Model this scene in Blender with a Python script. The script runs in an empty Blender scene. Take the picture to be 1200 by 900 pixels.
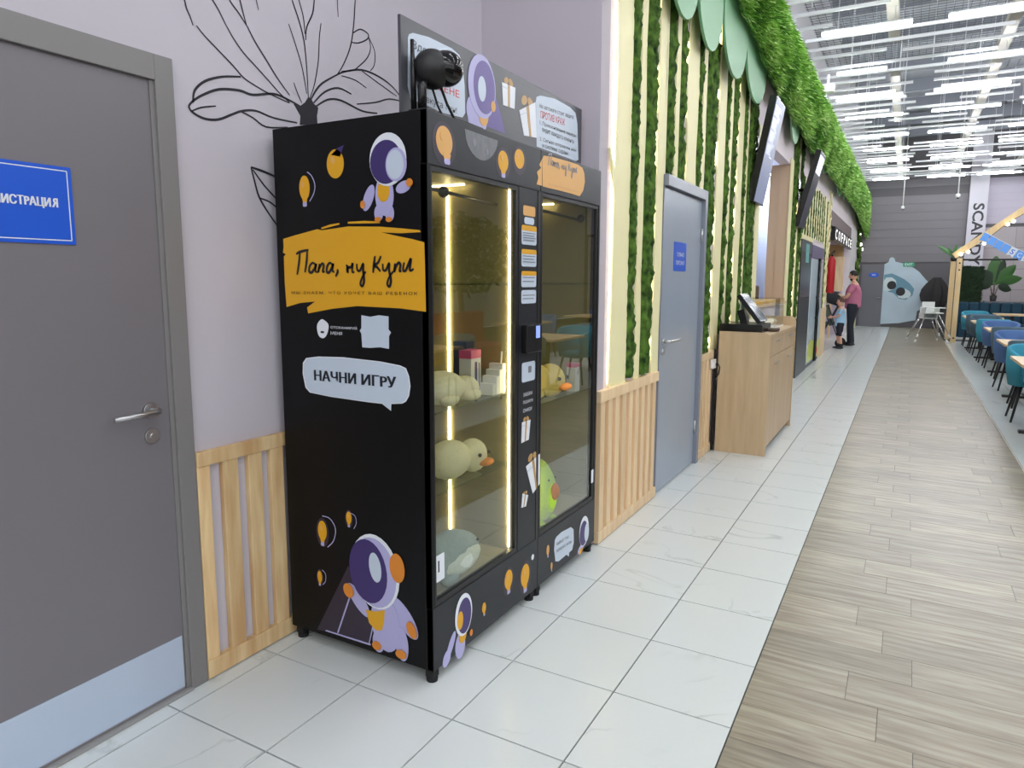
import bpy, bmesh, math, random
from mathutils import Vector, Matrix, noise
D = bpy.data
C = bpy.context.scene.collection
PI = math.pi
random.seed(7)
sc = bpy.context.scene

# ------------------------------------------------------------------ camera, world, exposure
cam = D.cameras.new('camera')
cam.sensor_width = 36.0
cam.lens = 24.173
cam.shift_x = -0.01975
cam.shift_y = -0.01315
cam.clip_end = 200
camo = D.objects.new('camera', cam)
C.objects.link(camo)
Rv = Vector((0.87914569, 0.47649889, 0.00718805))
Uv = Vector((-0.06886566, 0.11210389, 0.99130734))
Fv = Vector((-0.47155104, 0.87199858, -0.13137007))
camo.matrix_world = Matrix(((Rv.x, Uv.x, -Fv.x, 0), (Rv.y, Uv.y, -Fv.y, 0), (Rv.z, Uv.z, -Fv.z, 1.53369), (0, 0, 0, 1)))
sc.camera = camo
world = D.worlds.new('hall_air')
world.use_nodes = True
world.node_tree.nodes['Background'].inputs['Color'].default_value = (0.96, 0.98, 1.0, 1)
world.node_tree.nodes['Background'].inputs['Strength'].default_value = 0.7
sc.world = world
vs = sc.view_settings
vs.view_transform = 'Standard'
vs.look = 'None'
vs.gamma = 1
vs.exposure = 0.72
vs.use_curve_mapping = False
LAMP = 42.0          # strength of the linear ceiling lamps
LED = 12.0           # strength of the LED strips

# ------------------------------------------------------------------ materials
MATS = {}
def nodes(name):
    m = D.materials.new(name)
    m.use_nodes = True
    nt = m.node_tree
    return m, nt, nt.nodes['Principled BSDF']
def lin(c):
    return tuple(((x / 255 + 0.055) / 1.055) ** 2.4 if x > 10 else x / 255 / 12.92 for x in c)
def M(name, rgb, rough=0.5, metal=0.0, emit=0, var=0.0, scale=8.0, stretch=(1, 1, 1), bump=0.0, spec=None, rnd=0.0, rgb2=None, detail=4.0, coat=0.0):
    """sRGB colour; var: noise mottling towards rgb2 (or darker); rnd: random value per object"""
    if name in MATS:
        return MATS[name]
    m, nt, b = nodes(name)
    c = lin(rgb)
    b.inputs['Base Color'].default_value = (*c, 1)
    b.inputs['Roughness'].default_value = rough
    b.inputs['Metallic'].default_value = metal
    if spec is not None:
        b.inputs['Specular IOR Level'].default_value = spec
    if coat:
        b.inputs['Coat Weight'].default_value = coat
        b.inputs['Coat Roughness'].default_value = 0.08
    if emit:
        b.inputs['Emission Color'].default_value = (*c, 1)
        b.inputs['Emission Strength'].default_value = emit
    m.diffuse_color = (*c, 1)
    if var or bump or rnd:
        tc = nt.nodes.new('ShaderNodeTexCoord')
        mp = nt.nodes.new('ShaderNodeMapping')
        mp.inputs['Scale'].default_value = stretch
        nt.links.new(tc.outputs['Object'], mp.inputs['Vector'])
        oi = nt.nodes.new('ShaderNodeObjectInfo')
        ad = nt.nodes.new('ShaderNodeVectorMath')
        mu = nt.nodes.new('ShaderNodeVectorMath')
        mu.operation = 'SCALE'
        cb = nt.nodes.new('ShaderNodeCombineXYZ')
        for k in range(3):
            nt.links.new(oi.outputs['Random'], cb.inputs[k])
        nt.links.new(cb.outputs[0], mu.inputs[0])
        mu.inputs['Scale'].default_value = 37.0
        nt.links.new(mp.outputs[0], ad.inputs[0])
        nt.links.new(mu.outputs[0], ad.inputs[1])
        nz = nt.nodes.new('ShaderNodeTexNoise')
        nz.inputs['Scale'].default_value = scale
        nz.inputs['Detail'].default_value = detail
        nt.links.new(ad.outputs[0], nz.inputs['Vector'])
        c2 = lin(rgb2) if rgb2 else tuple(x * 0.55 for x in c)
        ra = nt.nodes.new('ShaderNodeValToRGB')
        ra.color_ramp.elements[0].position = 0.32
        ra.color_ramp.elements[1].position = 0.68
        mixc = tuple(a * (1 - var) + q * var for a, q in zip(c, c2))
        ra.color_ramp.elements[0].color = (*mixc, 1)
        ra.color_ramp.elements[1].color = (*c, 1)
        nt.links.new(nz.outputs['Fac'], ra.inputs['Fac'])
        last = ra.outputs['Color']
        if rnd:
            hs = nt.nodes.new('ShaderNodeHueSaturation')
            mr = nt.nodes.new('ShaderNodeMapRange')
            mr.inputs['To Min'].default_value = 1 - rnd
            mr.inputs['To Max'].default_value = 1 + rnd
            nt.links.new(oi.outputs['Random'], mr.inputs['Value'])
            nt.links.new(mr.outputs[0], hs.inputs['Value'])
            nt.links.new(last, hs.inputs['Color'])
            last = hs.outputs['Color']
        nt.links.new(last, b.inputs['Base Color'])
        if bump:
            bp_ = nt.nodes.new('ShaderNodeBump')
            bp_.inputs['Strength'].default_value = bump
            bp_.inputs['Distance'].default_value = 0.01
            nt.links.new(nz.outputs['Fac'], bp_.inputs['Height'])
            nt.links.new(bp_.outputs[0], b.inputs['Normal'])
    MATS[name] = m
    return m

def marble(name, rgb, vein):
    m, nt, b = nodes(name)
    tc = nt.nodes.new('ShaderNodeTexCoord')
    oi = nt.nodes.new('ShaderNodeObjectInfo')
    cb = nt.nodes.new('ShaderNodeCombineXYZ')
    sc_ = nt.nodes.new('ShaderNodeVectorMath'); sc_.operation = 'SCALE'; sc_.inputs['Scale'].default_value = 53
    ad = nt.nodes.new('ShaderNodeVectorMath')
    for k in range(3):
        nt.links.new(oi.outputs['Random'], cb.inputs[k])
    nt.links.new(cb.outputs[0], sc_.inputs[0])
    nt.links.new(tc.outputs['Object'], ad.inputs[0])
    nt.links.new(sc_.outputs[0], ad.inputs[1])
    n1 = nt.nodes.new('ShaderNodeTexNoise'); n1.inputs['Scale'].default_value = 1.3; n1.inputs['Detail'].default_value = 5; n1.inputs['Distortion'].default_value = 0.6
    nt.links.new(ad.outputs[0], n1.inputs['Vector'])
    r1 = nt.nodes.new('ShaderNodeValToRGB')
    e = r1.color_ramp.elements
    e[0].position = 0.488; e[0].color = (0, 0, 0, 1)
    e[1].position = 0.5; e[1].color = (1, 1, 1, 1)
    k = r1.color_ramp.elements.new(0.512); k.color = (0, 0, 0, 1)
    nt.links.new(n1.outputs['Fac'], r1.inputs['Fac'])
    n2 = nt.nodes.new('ShaderNodeTexNoise'); n2.inputs['Scale'].default_value = 2.4
    nt.links.new(ad.outputs[0], n2.inputs['Vector'])
    r2 = nt.nodes.new('ShaderNodeValToRGB'); r2.color_ramp.elements[0].position = 0.5; r2.color_ramp.elements[1].position = 0.7
    nt.links.new(n2.outputs['Fac'], r2.inputs['Fac'])
    mu = nt.nodes.new('ShaderNodeMath'); mu.operation = 'MULTIPLY'
    nt.links.new(r1.outputs['Color'], mu.inputs[0]); nt.links.new(r2.outputs['Color'], mu.inputs[1])
    mx = nt.nodes.new('ShaderNodeMix'); mx.data_type = 'RGBA'
    mx.inputs[6].default_value = (*lin(rgb), 1); mx.inputs[7].default_value = (*lin(vein), 1)
    nt.links.new(mu.outputs[0], mx.inputs[0])
    nt.links.new(mx.outputs[2], b.inputs['Base Color'])
    b.inputs['Roughness'].default_value = 0.22
    MATS[name] = m
    return m

def glass(name, tint=(1, 1, 1), refl=1.0):
    m = D.materials.new(name); m.use_nodes = True
    nt = m.node_tree; nt.nodes.clear()
    o = nt.nodes.new('ShaderNodeOutputMaterial')
    t = nt.nodes.new('ShaderNodeBsdfTransparent'); t.inputs[0].default_value = (*tint, 1)
    g = nt.nodes.new('ShaderNodeBsdfGlossy'); g.inputs['Roughness'].default_value = 0.0
    f = nt.nodes.new('ShaderNodeLayerWeight'); f.inputs['Blend'].default_value = 0.5
    p5 = nt.nodes.new('ShaderNodeMath'); p5.operation = 'POWER'; p5.inputs[1].default_value = 5.0
    nt.links.new(f.outputs['Facing'], p5.inputs[0])
    k = nt.nodes.new('ShaderNodeMath'); k.operation = 'MULTIPLY_ADD'; k.inputs[1].default_value = 0.96 * refl; k.inputs[2].default_value = 0.04 * refl; k.use_clamp = True
    nt.links.new(p5.outputs[0], k.inputs[0])
    mix = nt.nodes.new('ShaderNodeMixShader')
    nt.links.new(k.outputs[0], mix.inputs[0])
    nt.links.new(t.outputs[0], mix.inputs[1]); nt.links.new(g.outputs[0], mix.inputs[2])
    nt.links.new(mix.outputs[0], o.inputs[0])
    MATS[name] = m
    return m

wall_paint = M('lilac_wall_paint', (197, 191, 199), 0.75, var=0.10, scale=1.6)
alcove_paint = M('mauve_alcove_paint', (182, 175, 184), 0.75, var=0.08, scale=1.6)
lit_paint = M('white_backing_paint', (228, 217, 222), 0.7)
grey_paint = M('grey_door_paint', (119, 115, 119), 0.42, var=0.06, scale=3)
grey_frame = M('grey_frame_paint', (128, 125, 124), 0.42)
blue_grey = M('blue_grey_steel_paint', (152, 163, 176), 0.25, var=0.06, scale=3)
steel = M('brushed_steel', (200, 200, 200), 0.28, 1.0)
kick = M('kick_plate_steel', (206, 219, 238), 0.38, 0.6, var=0.08, scale=3)
chrome = M('chrome', (220, 220, 222), 0.15, 1.0)
rubber = M('black_rubber', (18, 18, 19), 0.8)
grout = M('dark_grout', (58, 60, 62), 0.85)
plank_m = M('oak_vinyl_plank', (160, 152, 131), 0.33, var=0.9, scale=3.0, stretch=(1.2, 14, 1), rgb2=(112, 99, 82), rnd=0.14, detail=6)
tile_m = marble('marble_tile', (214, 219, 217), (188, 195, 192))
pine = M('pine_slat_wood', (232, 205, 156), 0.55, var=0.8, scale=3.5, stretch=(6, 6, 0.7), rgb2=(196, 150, 98), rnd=0.12, detail=6)
pine_pale = M('pale_pine_wood', (233, 208, 168), 0.55, var=0.5, scale=3.5, stretch=(6, 6, 0.7), rgb2=(203, 166, 120), rnd=0.08, detail=6)
oak = M('oak_laminate', (201, 176, 140), 0.45, var=0.55, scale=2.5, stretch=(7, 7, 0.6), rgb2=(168, 140, 106), detail=6)
cream = M('cream_board_paint', (240, 233, 182), 0.55, var=0.05, scale=4)
mossm = M('preserved_moss', (90, 124, 48), 0.95, var=1.0, scale=17, rgb2=(26, 48, 20), bump=0.8, detail=6, spec=0.15)
scallop_m = M('sage_green_board', (112, 166, 122), 0.5, var=0.05, scale=3)
leaf_m = [M('foliage_green', (150, 200, 92), 0.6, spec=0.3), M('foliage_dark', (98, 152, 66), 0.6, spec=0.3), M('foliage_light', (190, 226, 136), 0.6, spec=0.3)]
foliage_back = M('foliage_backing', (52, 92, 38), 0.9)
black_coat = M('black_powder_coat', (19, 19, 21), 0.42, var=0.05, scale=60, bump=0.02)
side_vinyl = M('black_vinyl_wrap', (9, 9, 10), 0.45, spec=0.22)
front_coat = M('charcoal_front_coat', (32, 34, 39), 0.40, spec=0.35)
board_coat = M('charcoal_sign_board', (70, 71, 77), 0.35)
olive = M('olive_cabinet_lining', (146, 137, 92), 0.45, var=0.15, scale=2)
cab_glass = glass('cabinet_glass', (0.90, 0.92, 0.87), 2.2)
shelf_glass = glass('shelf_glass', (0.86, 0.93, 0.86), 1.0)
clear_glass = glass('clear_glass', (0.97, 0.98, 0.98), 0.8)
led_m = M('warm_led', (255, 232, 178), emit=LED)
led_soft = M('warm_backlight_led', (255, 238, 196), emit=LED * 0.28)
lamp_m = M('lamp_diffuser', (250, 252, 255), emit=LAMP)
white_plastic = M('white_plastic', (232, 232, 232), 0.4)
black_plastic = M('black_plastic', (17, 17, 18), 0.25)
dark_steel = M('dark_steel', (70, 72, 78), 0.35, 0.6)
amber = M('amber_print', (222, 163, 22), 0.45)
amber_l = M('pale_amber_print', (219, 166, 92), 0.45)
orange_p = M('orange_print', (216, 132, 40), 0.45)
bubble_p = M('pale_blue_print', (196, 208, 222), 0.4)
white_p = M('white_print', (226, 230, 236), 0.4)
purple_p = M('violet_print', (60, 44, 104), 0.4)
lilac_p = M('lilac_print', (176, 172, 214), 0.4)
plum_p = M('dark_plum_print', (46, 34, 52), 0.4)
cape_p = M('purple_print', (98, 82, 148), 0.4)
moon_p = M('moon_grey_print', (112, 114, 119), 0.4, var=0.6, scale=30)
black_p = M('black_print', (17, 18, 22), 0.4)
navy_p = M('navy_print', (24, 30, 40), 0.4)
red_p = M('red_print', (206, 58, 62), 0.4)
grey_p = M('grey_print', (120, 124, 132), 0.4)
gold_p = M('gold_ribbon_print', (186, 148, 92), 0.4)
blue_sign = M('blue_sign_plate', (28, 88, 205), 0.3)
ink = M('black_mural_ink', (34, 33, 40), 0.7)

# ------------------------------------------------------------------ mesh building
class MB:
    """collects shapes into one bmesh; coordinates are world metres"""
    def __init__(s):
        s.b = bmesh.new(); s.mi = 0
    def _f(s, vs_, smooth=False):
        try:
            f = s.b.faces.new(vs_)
        except ValueError:
            return None
        f.material_index = s.mi; f.smooth = smooth
        return f
    def box(s, x0, x1, y0, y1, z0, z1, bev=0.0):
        v = [s.b.verts.new((x, y, z)) for x in (x0, x1) for y in (y0, y1) for z in (z0, z1)]
        fs = [s._f([v[i] for i in q]) for q in ((0, 1, 3, 2), (4, 6, 7, 5), (0, 4, 5, 1), (2, 3, 7, 6), (0, 2, 6, 4), (1, 5, 7, 3))]
        if bev:
            es = list({e for f in fs for e in f.edges})
            r = bmesh.ops.bevel(s.b, geom=es, offset=bev, segments=2, profile=0.6, affect='EDGES')
            for f in r['faces']:
                f.material_index = s.mi
        return s
    def obox(s, c, ax, ay, az, hx, hy, hz):
        c = Vector(c); v = []
        for i in (-1, 1):
            for j in (-1, 1):
                for k in (-1, 1):
                    v.append(s.b.verts.new(c + Vector(ax) * hx * i + Vector(ay) * hy * j + Vector(az) * hz * k))
        for q in ((0, 1, 3, 2), (4, 6, 7, 5), (0, 4, 5, 1), (2, 3, 7, 6), (0, 2, 6, 4), (1, 5, 7, 3)):
            s._f([v[i] for i in q])
        return s
    def tube(s, pts, r, n=8, cap=True):
        pts = [Vector(p) for p in pts]
        rr = r if isinstance(r, (list, tuple)) else [r] * len(pts)
        rings = []; pn = None
        for i, p in enumerate(pts):
            t = (pts[min(i + 1, len(pts) - 1)] - pts[max(i - 1, 0)])
            if t.length < 1e-9: t = Vector((0, 0, 1))
            t.normalize()
            if pn is None:
                pn = t.orthogonal().normalized()
            else:
                pn = (pn - t * pn.dot(t))
                pn = pn.normalized() if pn.length > 1e-6 else t.orthogonal().normalized()
            bn = t.cross(pn)
            rings.append([s.b.verts.new(p + (pn * math.cos(2 * PI * k / n) + bn * math.sin(2 * PI * k / n)) * rr[i]) for k in range(n)])
        for a, c in zip(rings, rings[1:]):
            for k in range(n):
                s._f([a[k], a[(k + 1) % n], c[(k + 1) % n], c[k]], True)
        if cap:
            s._f(rings[0][::-1]); s._f(rings[-1])
        return s
    def cyl(s, x, y, z0, z1, r0, r1=None, n=16):
        return s.tube([(x, y, z0), (x, y, z1)], [r0, r0 if r1 is None else r1], n)
    def ball(s, c, r, u=12, v=8, M_=None, fn=None):
        """ellipsoid; r may be a 3-tuple; M_ rotates; fn deforms the unit vector"""
        r = r if isinstance(r, (list, tuple)) else (r, r, r)
        c = Vector(c); rows = []
        for j in range(v + 1):
            th = PI * j / v
            row = []
            for i in range(u if 0 < j < v else 1):
                ph = 2 * PI * i / u
                d = Vector((math.sin(th) * math.cos(ph), math.sin(th) * math.sin(ph), math.cos(th)))
                if fn: d = fn(d)
                d = Vector((d.x * r[0], d.y * r[1], d.z * r[2]))
                if M_: d = M_ @ d
                row.append(s.b.verts.new(c + d))
            rows.append(row)
        for a, b in zip(rows, rows[1:]):
            for i in range(u):
                if len(a) == 1: s._f([a[0], b[i], b[(i + 1) % u]], True)
                elif len(b) == 1: s._f([a[i], b[0], a[(i + 1) % u]], True)
                else: s._f([a[i], b[i], b[(i + 1) % u], a[(i + 1) % u]], True)
        return s
    def prism(s, pts, fr, lo, hi):
        """polygon pts (u, v) mapped by fr(u, v, w) and extruded from w=lo to w=hi"""
        a = [s.b.verts.new(fr(u, v, lo)) for u, v in pts]
        c = [s.b.verts.new(fr(u, v, hi)) for u, v in pts]
        s._f(a[::-1]); s._f(c)
        n = len(pts)
        for i in range(n):
            s._f([a[i], a[(i + 1) % n], c[(i + 1) % n], c[i]])
        return s
    def ribbon(s, pts, fr, w, lo, hi):
        """flat painted stroke along pts (u, v); w a width or list of widths"""
        n = len(pts); ww = w if isinstance(w, (list, tuple)) else [w] * n
        L = []; Rr = []
        for i in range(n):
            a = pts[max(i - 1, 0)]; b = pts[min(i + 1, n - 1)]
            dx, dy = b[0] - a[0], b[1] - a[1]; l = math.hypot(dx, dy) or 1
            nx, ny = -dy / l, dx / l
            L.append((pts[i][0] + nx * ww[i] / 2, pts[i][1] + ny * ww[i] / 2)); Rr.append((pts[i][0] - nx * ww[i] / 2, pts[i][1] - ny * ww[i] / 2))
        for i in range(n - 1):
            q = [L[i], L[i + 1], Rr[i + 1], Rr[i]]
            a = [s.b.verts.new(fr(u, v, hi)) for u, v in q]
            s._f(a)
        return s

WORLD = {}
def obj(name, mb, mats, parent=None, label=None, cat=None, group=None, kind=None, origin=None, fixn=True):
    me = D.meshes.new(name)
    b = mb.b if isinstance(mb, MB) else mb
    if fixn:
        bmesh.ops.recalc_face_normals(b, faces=b.faces)
    if origin is None:
        xs = [v.co.x for v in b.verts]; ys = [v.co.y for v in b.verts]; zs = [v.co.z for v in b.verts]
        origin = Vector(((min(xs) + max(xs)) / 2, (min(ys) + max(ys)) / 2, min(zs)))
    origin = Vector(origin)
    bmesh.ops.translate(b, verts=b.verts, vec=-origin)
    b.to_mesh(me); b.free()
    for m in (mats if isinstance(mats, (list, tuple)) else [mats]):
        me.materials.append(m)
    o = D.objects.new(name, me); C.objects.link(o)
    return place(o, origin, parent, label, cat, group, kind)
def place(o, origin, parent=None, label=None, cat=None, group=None, kind=None):
    origin = Vector(origin)
    if parent:
        o.parent = parent
        o.location = origin - WORLD[parent.name]
    else:
        o.location = origin
    WORLD[o.name] = origin
    if label: o['label'] = label
    if cat: o['category'] = cat
    if group: o['group'] = group
    if kind: o['kind'] = kind
    return o
def thing(name, label, cat, loc=(0, 0, 0), group=None, rz=0.0):
    o = D.objects.new(name, None); C.objects.link(o)
    o.empty_display_size = 0.1
    place(o, loc, None, label, cat, group)
    o.rotation_euler = (0, 0, rz)
    return o
def copy_tree(o, parent=None):
    c = o.copy(); C.objects.link(c)
    if parent: c.parent = parent
    for ch in list(o.children):
        copy_tree(ch, c)
    return c
def box(name, m, parent, x0, x1, y0, y1, z0, z1, bev=0.0, **k):
    return obj(name, MB().box(x0, x1, y0, y1, z0, z1, bev), m, parent, **k)
def instance(src, parent, origin, name=None):
    o = D.objects.new(name or src.name.split('.')[0], src.data); C.objects.link(o)
    return place(o, origin, parent)

# planes for flat print: fr(u, v, w) with w = distance in front of the surface
def plane_y(y0):       # faces -y; u = x, v = z
    return lambda u, v, w: (u, y0 - w, v)
def plane_x(x0):       # faces +x; u = y, v = z
    return lambda u, v, w: (x0 + w, u, v)
def ell(cx, cy, rx, ry, rot=0.0, n=28, a0=0.0, a1=2 * PI):
    full = abs(a1 - a0 - 2 * PI) < 1e-6
    out = []
    for i in range(n if full else n + 1):
        t = a0 + (a1 - a0) * i / n
        x, y = rx * math.cos(t), ry * math.sin(t)
        out.append((cx + x * math.cos(rot) - y * math.sin(rot), cy + x * math.sin(rot) + y * math.cos(rot)))
    return out
def rrect(cx, cy, w, h, r, n=5):
    out = []
    for qx, qy, a in ((1, 1, 0), (-1, 1, PI / 2), (-1, -1, PI), (1, -1, 1.5 * PI)):
        for i in range(n + 1):
            t = a + PI / 2 * i / n
            out.append((cx + qx * (w / 2 - r) + r * math.cos(t), cy + qy * (h / 2 - r) + r * math.sin(t)))
    return out
def smooth_curve(pts, k=4):
    """Catmull-Rom through the points"""
    if len(pts) < 3: return pts
    P = [pts[0]] + list(pts) + [pts[-1]]
    out = []
    for i in range(1, len(P) - 2):
        for j in range(k):
            t = j / k
            q = []
            for d in (0, 1):
                p0, p1, p2, p3 = P[i - 1][d], P[i][d], P[i + 1][d], P[i + 2][d]
                q.append(0.5 * (2 * p1 + (p2 - p0) * t + (2 * p0 - 5 * p1 + 4 * p2 - p3) * t * t + (3 * p1 - p0 - 3 * p2 + p3) * t ** 3))
            out.append(tuple(q))
    out.append(pts[-1])
    return out
def smooth_loop(pts, k=3):
    n = len(pts); out = []
    for i in range(n):
        for j in range(k):
            t = j / k; q = []
            for d in (0, 1):
                p0, p1, p2, p3 = pts[i - 1][d], pts[i][d], pts[(i + 1) % n][d], pts[(i + 2) % n][d]
                q.append(0.5 * (2 * p1 + (p2 - p0) * t + (2 * p0 - 5 * p1 + 4 * p2 - p3) * t * t + (3 * p1 - p0 - 3 * p2 + p3) * t ** 3))
            out.append(tuple(q))
    return out
SK = 0.0006   # print thickness
def decal(name, parent, fr, shapes, label=None):
    """shapes: (material, polygon); later ones lie on top; one mesh"""
    mb = MB(); mats = []
    for i, (m, poly) in enumerate(shapes):
        if m not in mats: mats.append(m)
        mb.mi = mats.index(m)
        mb.prism(poly, fr, 0.0002 if i == 0 else SK * i * 0.7, SK * (i + 1))
    return obj(name, mb, mats, parent, label=label, fixn=True)
FONTC = {}
def letters(name, text, parent, fr, u0, u1, v0, v1, m, w=0.0012, slant=0.0, bold=0.0, rot=None, label=None, spacing=1.0, heavy=0.0):
    """flat lettering fitted in the box u0..u1, v0..v1 of the plane"""
    cu = D.curves.new('lettering', 'FONT')
    cu.body = text; cu.align_x = 'LEFT'; cu.resolution_u = 3; cu.offset = bold; cu.space_character = spacing
    o = D.objects.new('lettering', cu); C.objects.link(o)
    bpy.context.view_layer.update()
    me = D.meshes.new_from_object(o.evaluated_get(bpy.context.evaluated_depsgraph_get()))
    D.objects.remove(o); D.curves.remove(cu)
    b = bmesh.new(); b.from_mesh(me); D.meshes.remove(me)
    if not b.verts:
        b.free(); return None
    xs = [v.co.x for v in b.verts]; ys = [v.co.y for v in b.verts]
    x0, x1, y0, y1 = min(xs), max(xs), min(ys), max(ys)
    tag_ = [(v, 0.0) for v in b.verts]
    if heavy:
        base_f = list(b.faces)
        for k_ in (-1, 1):
            r_ = bmesh.ops.duplicate(b, geom=base_f)
            for g_ in r_['geom']:
                if isinstance(g_, bmesh.types.BMVert): tag_.append((g_, heavy * k_))
    lift = {}; isl = 0
    for v, du in tag_:                      # every contour a hair above the one before: no coplanar overlaps
        if v in lift: continue
        st_ = [v]; lift[v] = isl
        while st_:
            q_ = st_.pop()
            for e_ in q_.link_edges:
                o_ = e_.other_vert(q_)
                if o_ not in lift:
                    lift[o_] = isl; st_.append(o_)
        isl += 1
    for v, du in tag_:
        a = (v.co.x - x0) / (x1 - x0); q = (v.co.y - y0) / (y1 - y0)
        u = u0 + (u1 - u0) * a; vv = v0 + (v1 - v0) * q + slant * a
        if rot: u, vv = rot(a, q)
        v.co = fr(u + du, vv, w + lift[v] * 0.00003)
    return obj(name, b, m, parent, label=label)

# ================================================================== THE SETTING
YB = 26.7            # far wall
XL = -2.275          # near left wall
XW = -1.52           # left wall beyond the alcove
YA = 3.56            # alcove ends
floor = box('floor', grout, None, -4.0, 9.0, -5.0, YB + 0.2, -0.14, -0.008, kind='structure')
TS, TY0, TP = 0.4353, 1.4025, 0.43
def tile_mesh(w, d):
    mb = MB(); mb.box(-w / 2, w / 2, -d / 2, d / 2, -0.008, 0.0)
    return mb
tcache = {}
def tile(parent, x0, x1, y0, y1):
    g = 0.003
    k = (round(x1 - x0, 3), round(y1 - y0, 3))
    c = ((x0 + x1) / 2, (y0 + y1) / 2, 0)
    if k not in tcache:
        o = obj('tile', tile_mesh(x1 - x0 - 2 * g, y1 - y0 - 2 * g), tile_m, parent, origin=(0, 0, 0))
        o.location = Vector(c) - WORLD[parent.name]
        tcache[k] = o
    else:
        instance(tcache[k], parent, c, 'tile')
cols = [XL, -2.1723, -1.737, -1.3017, -0.8664, -0.4314]
for j in range(-5, 59):
    ya, yb = TY0 + j * TP, min(TY0 + (j + 1) * TP, YB)
    for i in range(5):
        xa, xb = cols[i], cols[i + 1]
        if ya >= YA - 0.1:
            if xb <= XW + 0.05: continue
            xa = max(xa, XW + 0.0005)
        if i == 0 and ya < -0.5: continue
        tile(floor, xa, xb, ya, yb)
floor2 = box('floor', grout, None, 0.9412, 0.9512, -1.0, 21.2, -0.0079, 0.0006, kind='structure')   # strip under the dining side
floor2.data.materials[0] = M('edge_strip', (206, 200, 184), 0.4)
for j in range(3, 46):
    for i in range(6):
        tile(floor2, 0.952 + i * TS, 0.952 + (i + 1) * TS, TY0 + j * TP, TY0 + (j + 1) * TP)
floor3 = box('floor', grout, None, -0.4305, 0.9405, -1.0, YB, -0.0078, -0.0045, kind='structure')
pc = {}
PW = 0.2105
def plank(x0, x1, y0):
    k = (round(x0, 2), round(x1, 2))
    c = ((x0 + x1) / 2, y0 + PW / 2, 0)
    if k not in pc:
        w = (x1 - x0) / 2 - 0.001
        o = obj('floor_plank', MB().box(-w, w, -PW / 2 + 0.001, PW / 2 - 0.001, -0.0044, 0.0004), plank_m, floor3, origin=(0, 0, 0))
        o.location = Vector(c) - WORLD[floor3.name]
        pc[k] = o
    else:
        instance(pc[k], floor3, c, 'floor_plank')
rest = MB()
JO = (0.01, -0.10, 0.12)
npl = 0
for r in range(-16, 116):
    y0 = 2.425 + r * PW
    if y0 + PW > YB or y0 < -0.95: continue
    xs = [-0.43] + [JO[r % 3] + 0.67 * k for k in (-0, 1) if JO[r % 3] + 0.67 * k < 0.93] + [0.94]
    if r % 3 == 0: xs = [-0.43, 0.01, 0.68, 0.94]
    for a, b in zip(xs, xs[1:]):
        if npl < 297:
            plank(a, b, y0); npl += 1
        else:
            rest.box(a + 0.001, b - 0.001, y0 + 0.001, y0 + PW - 0.001, -0.0044, 0.0004)
obj('far_floor_plank', rest, plank_m, floor3, kind='stuff')

box('floor', tile_m, None, -2.5, XW - 0.001, 15.9, 21.7, -0.0079, 0.0, kind='structure')
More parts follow.
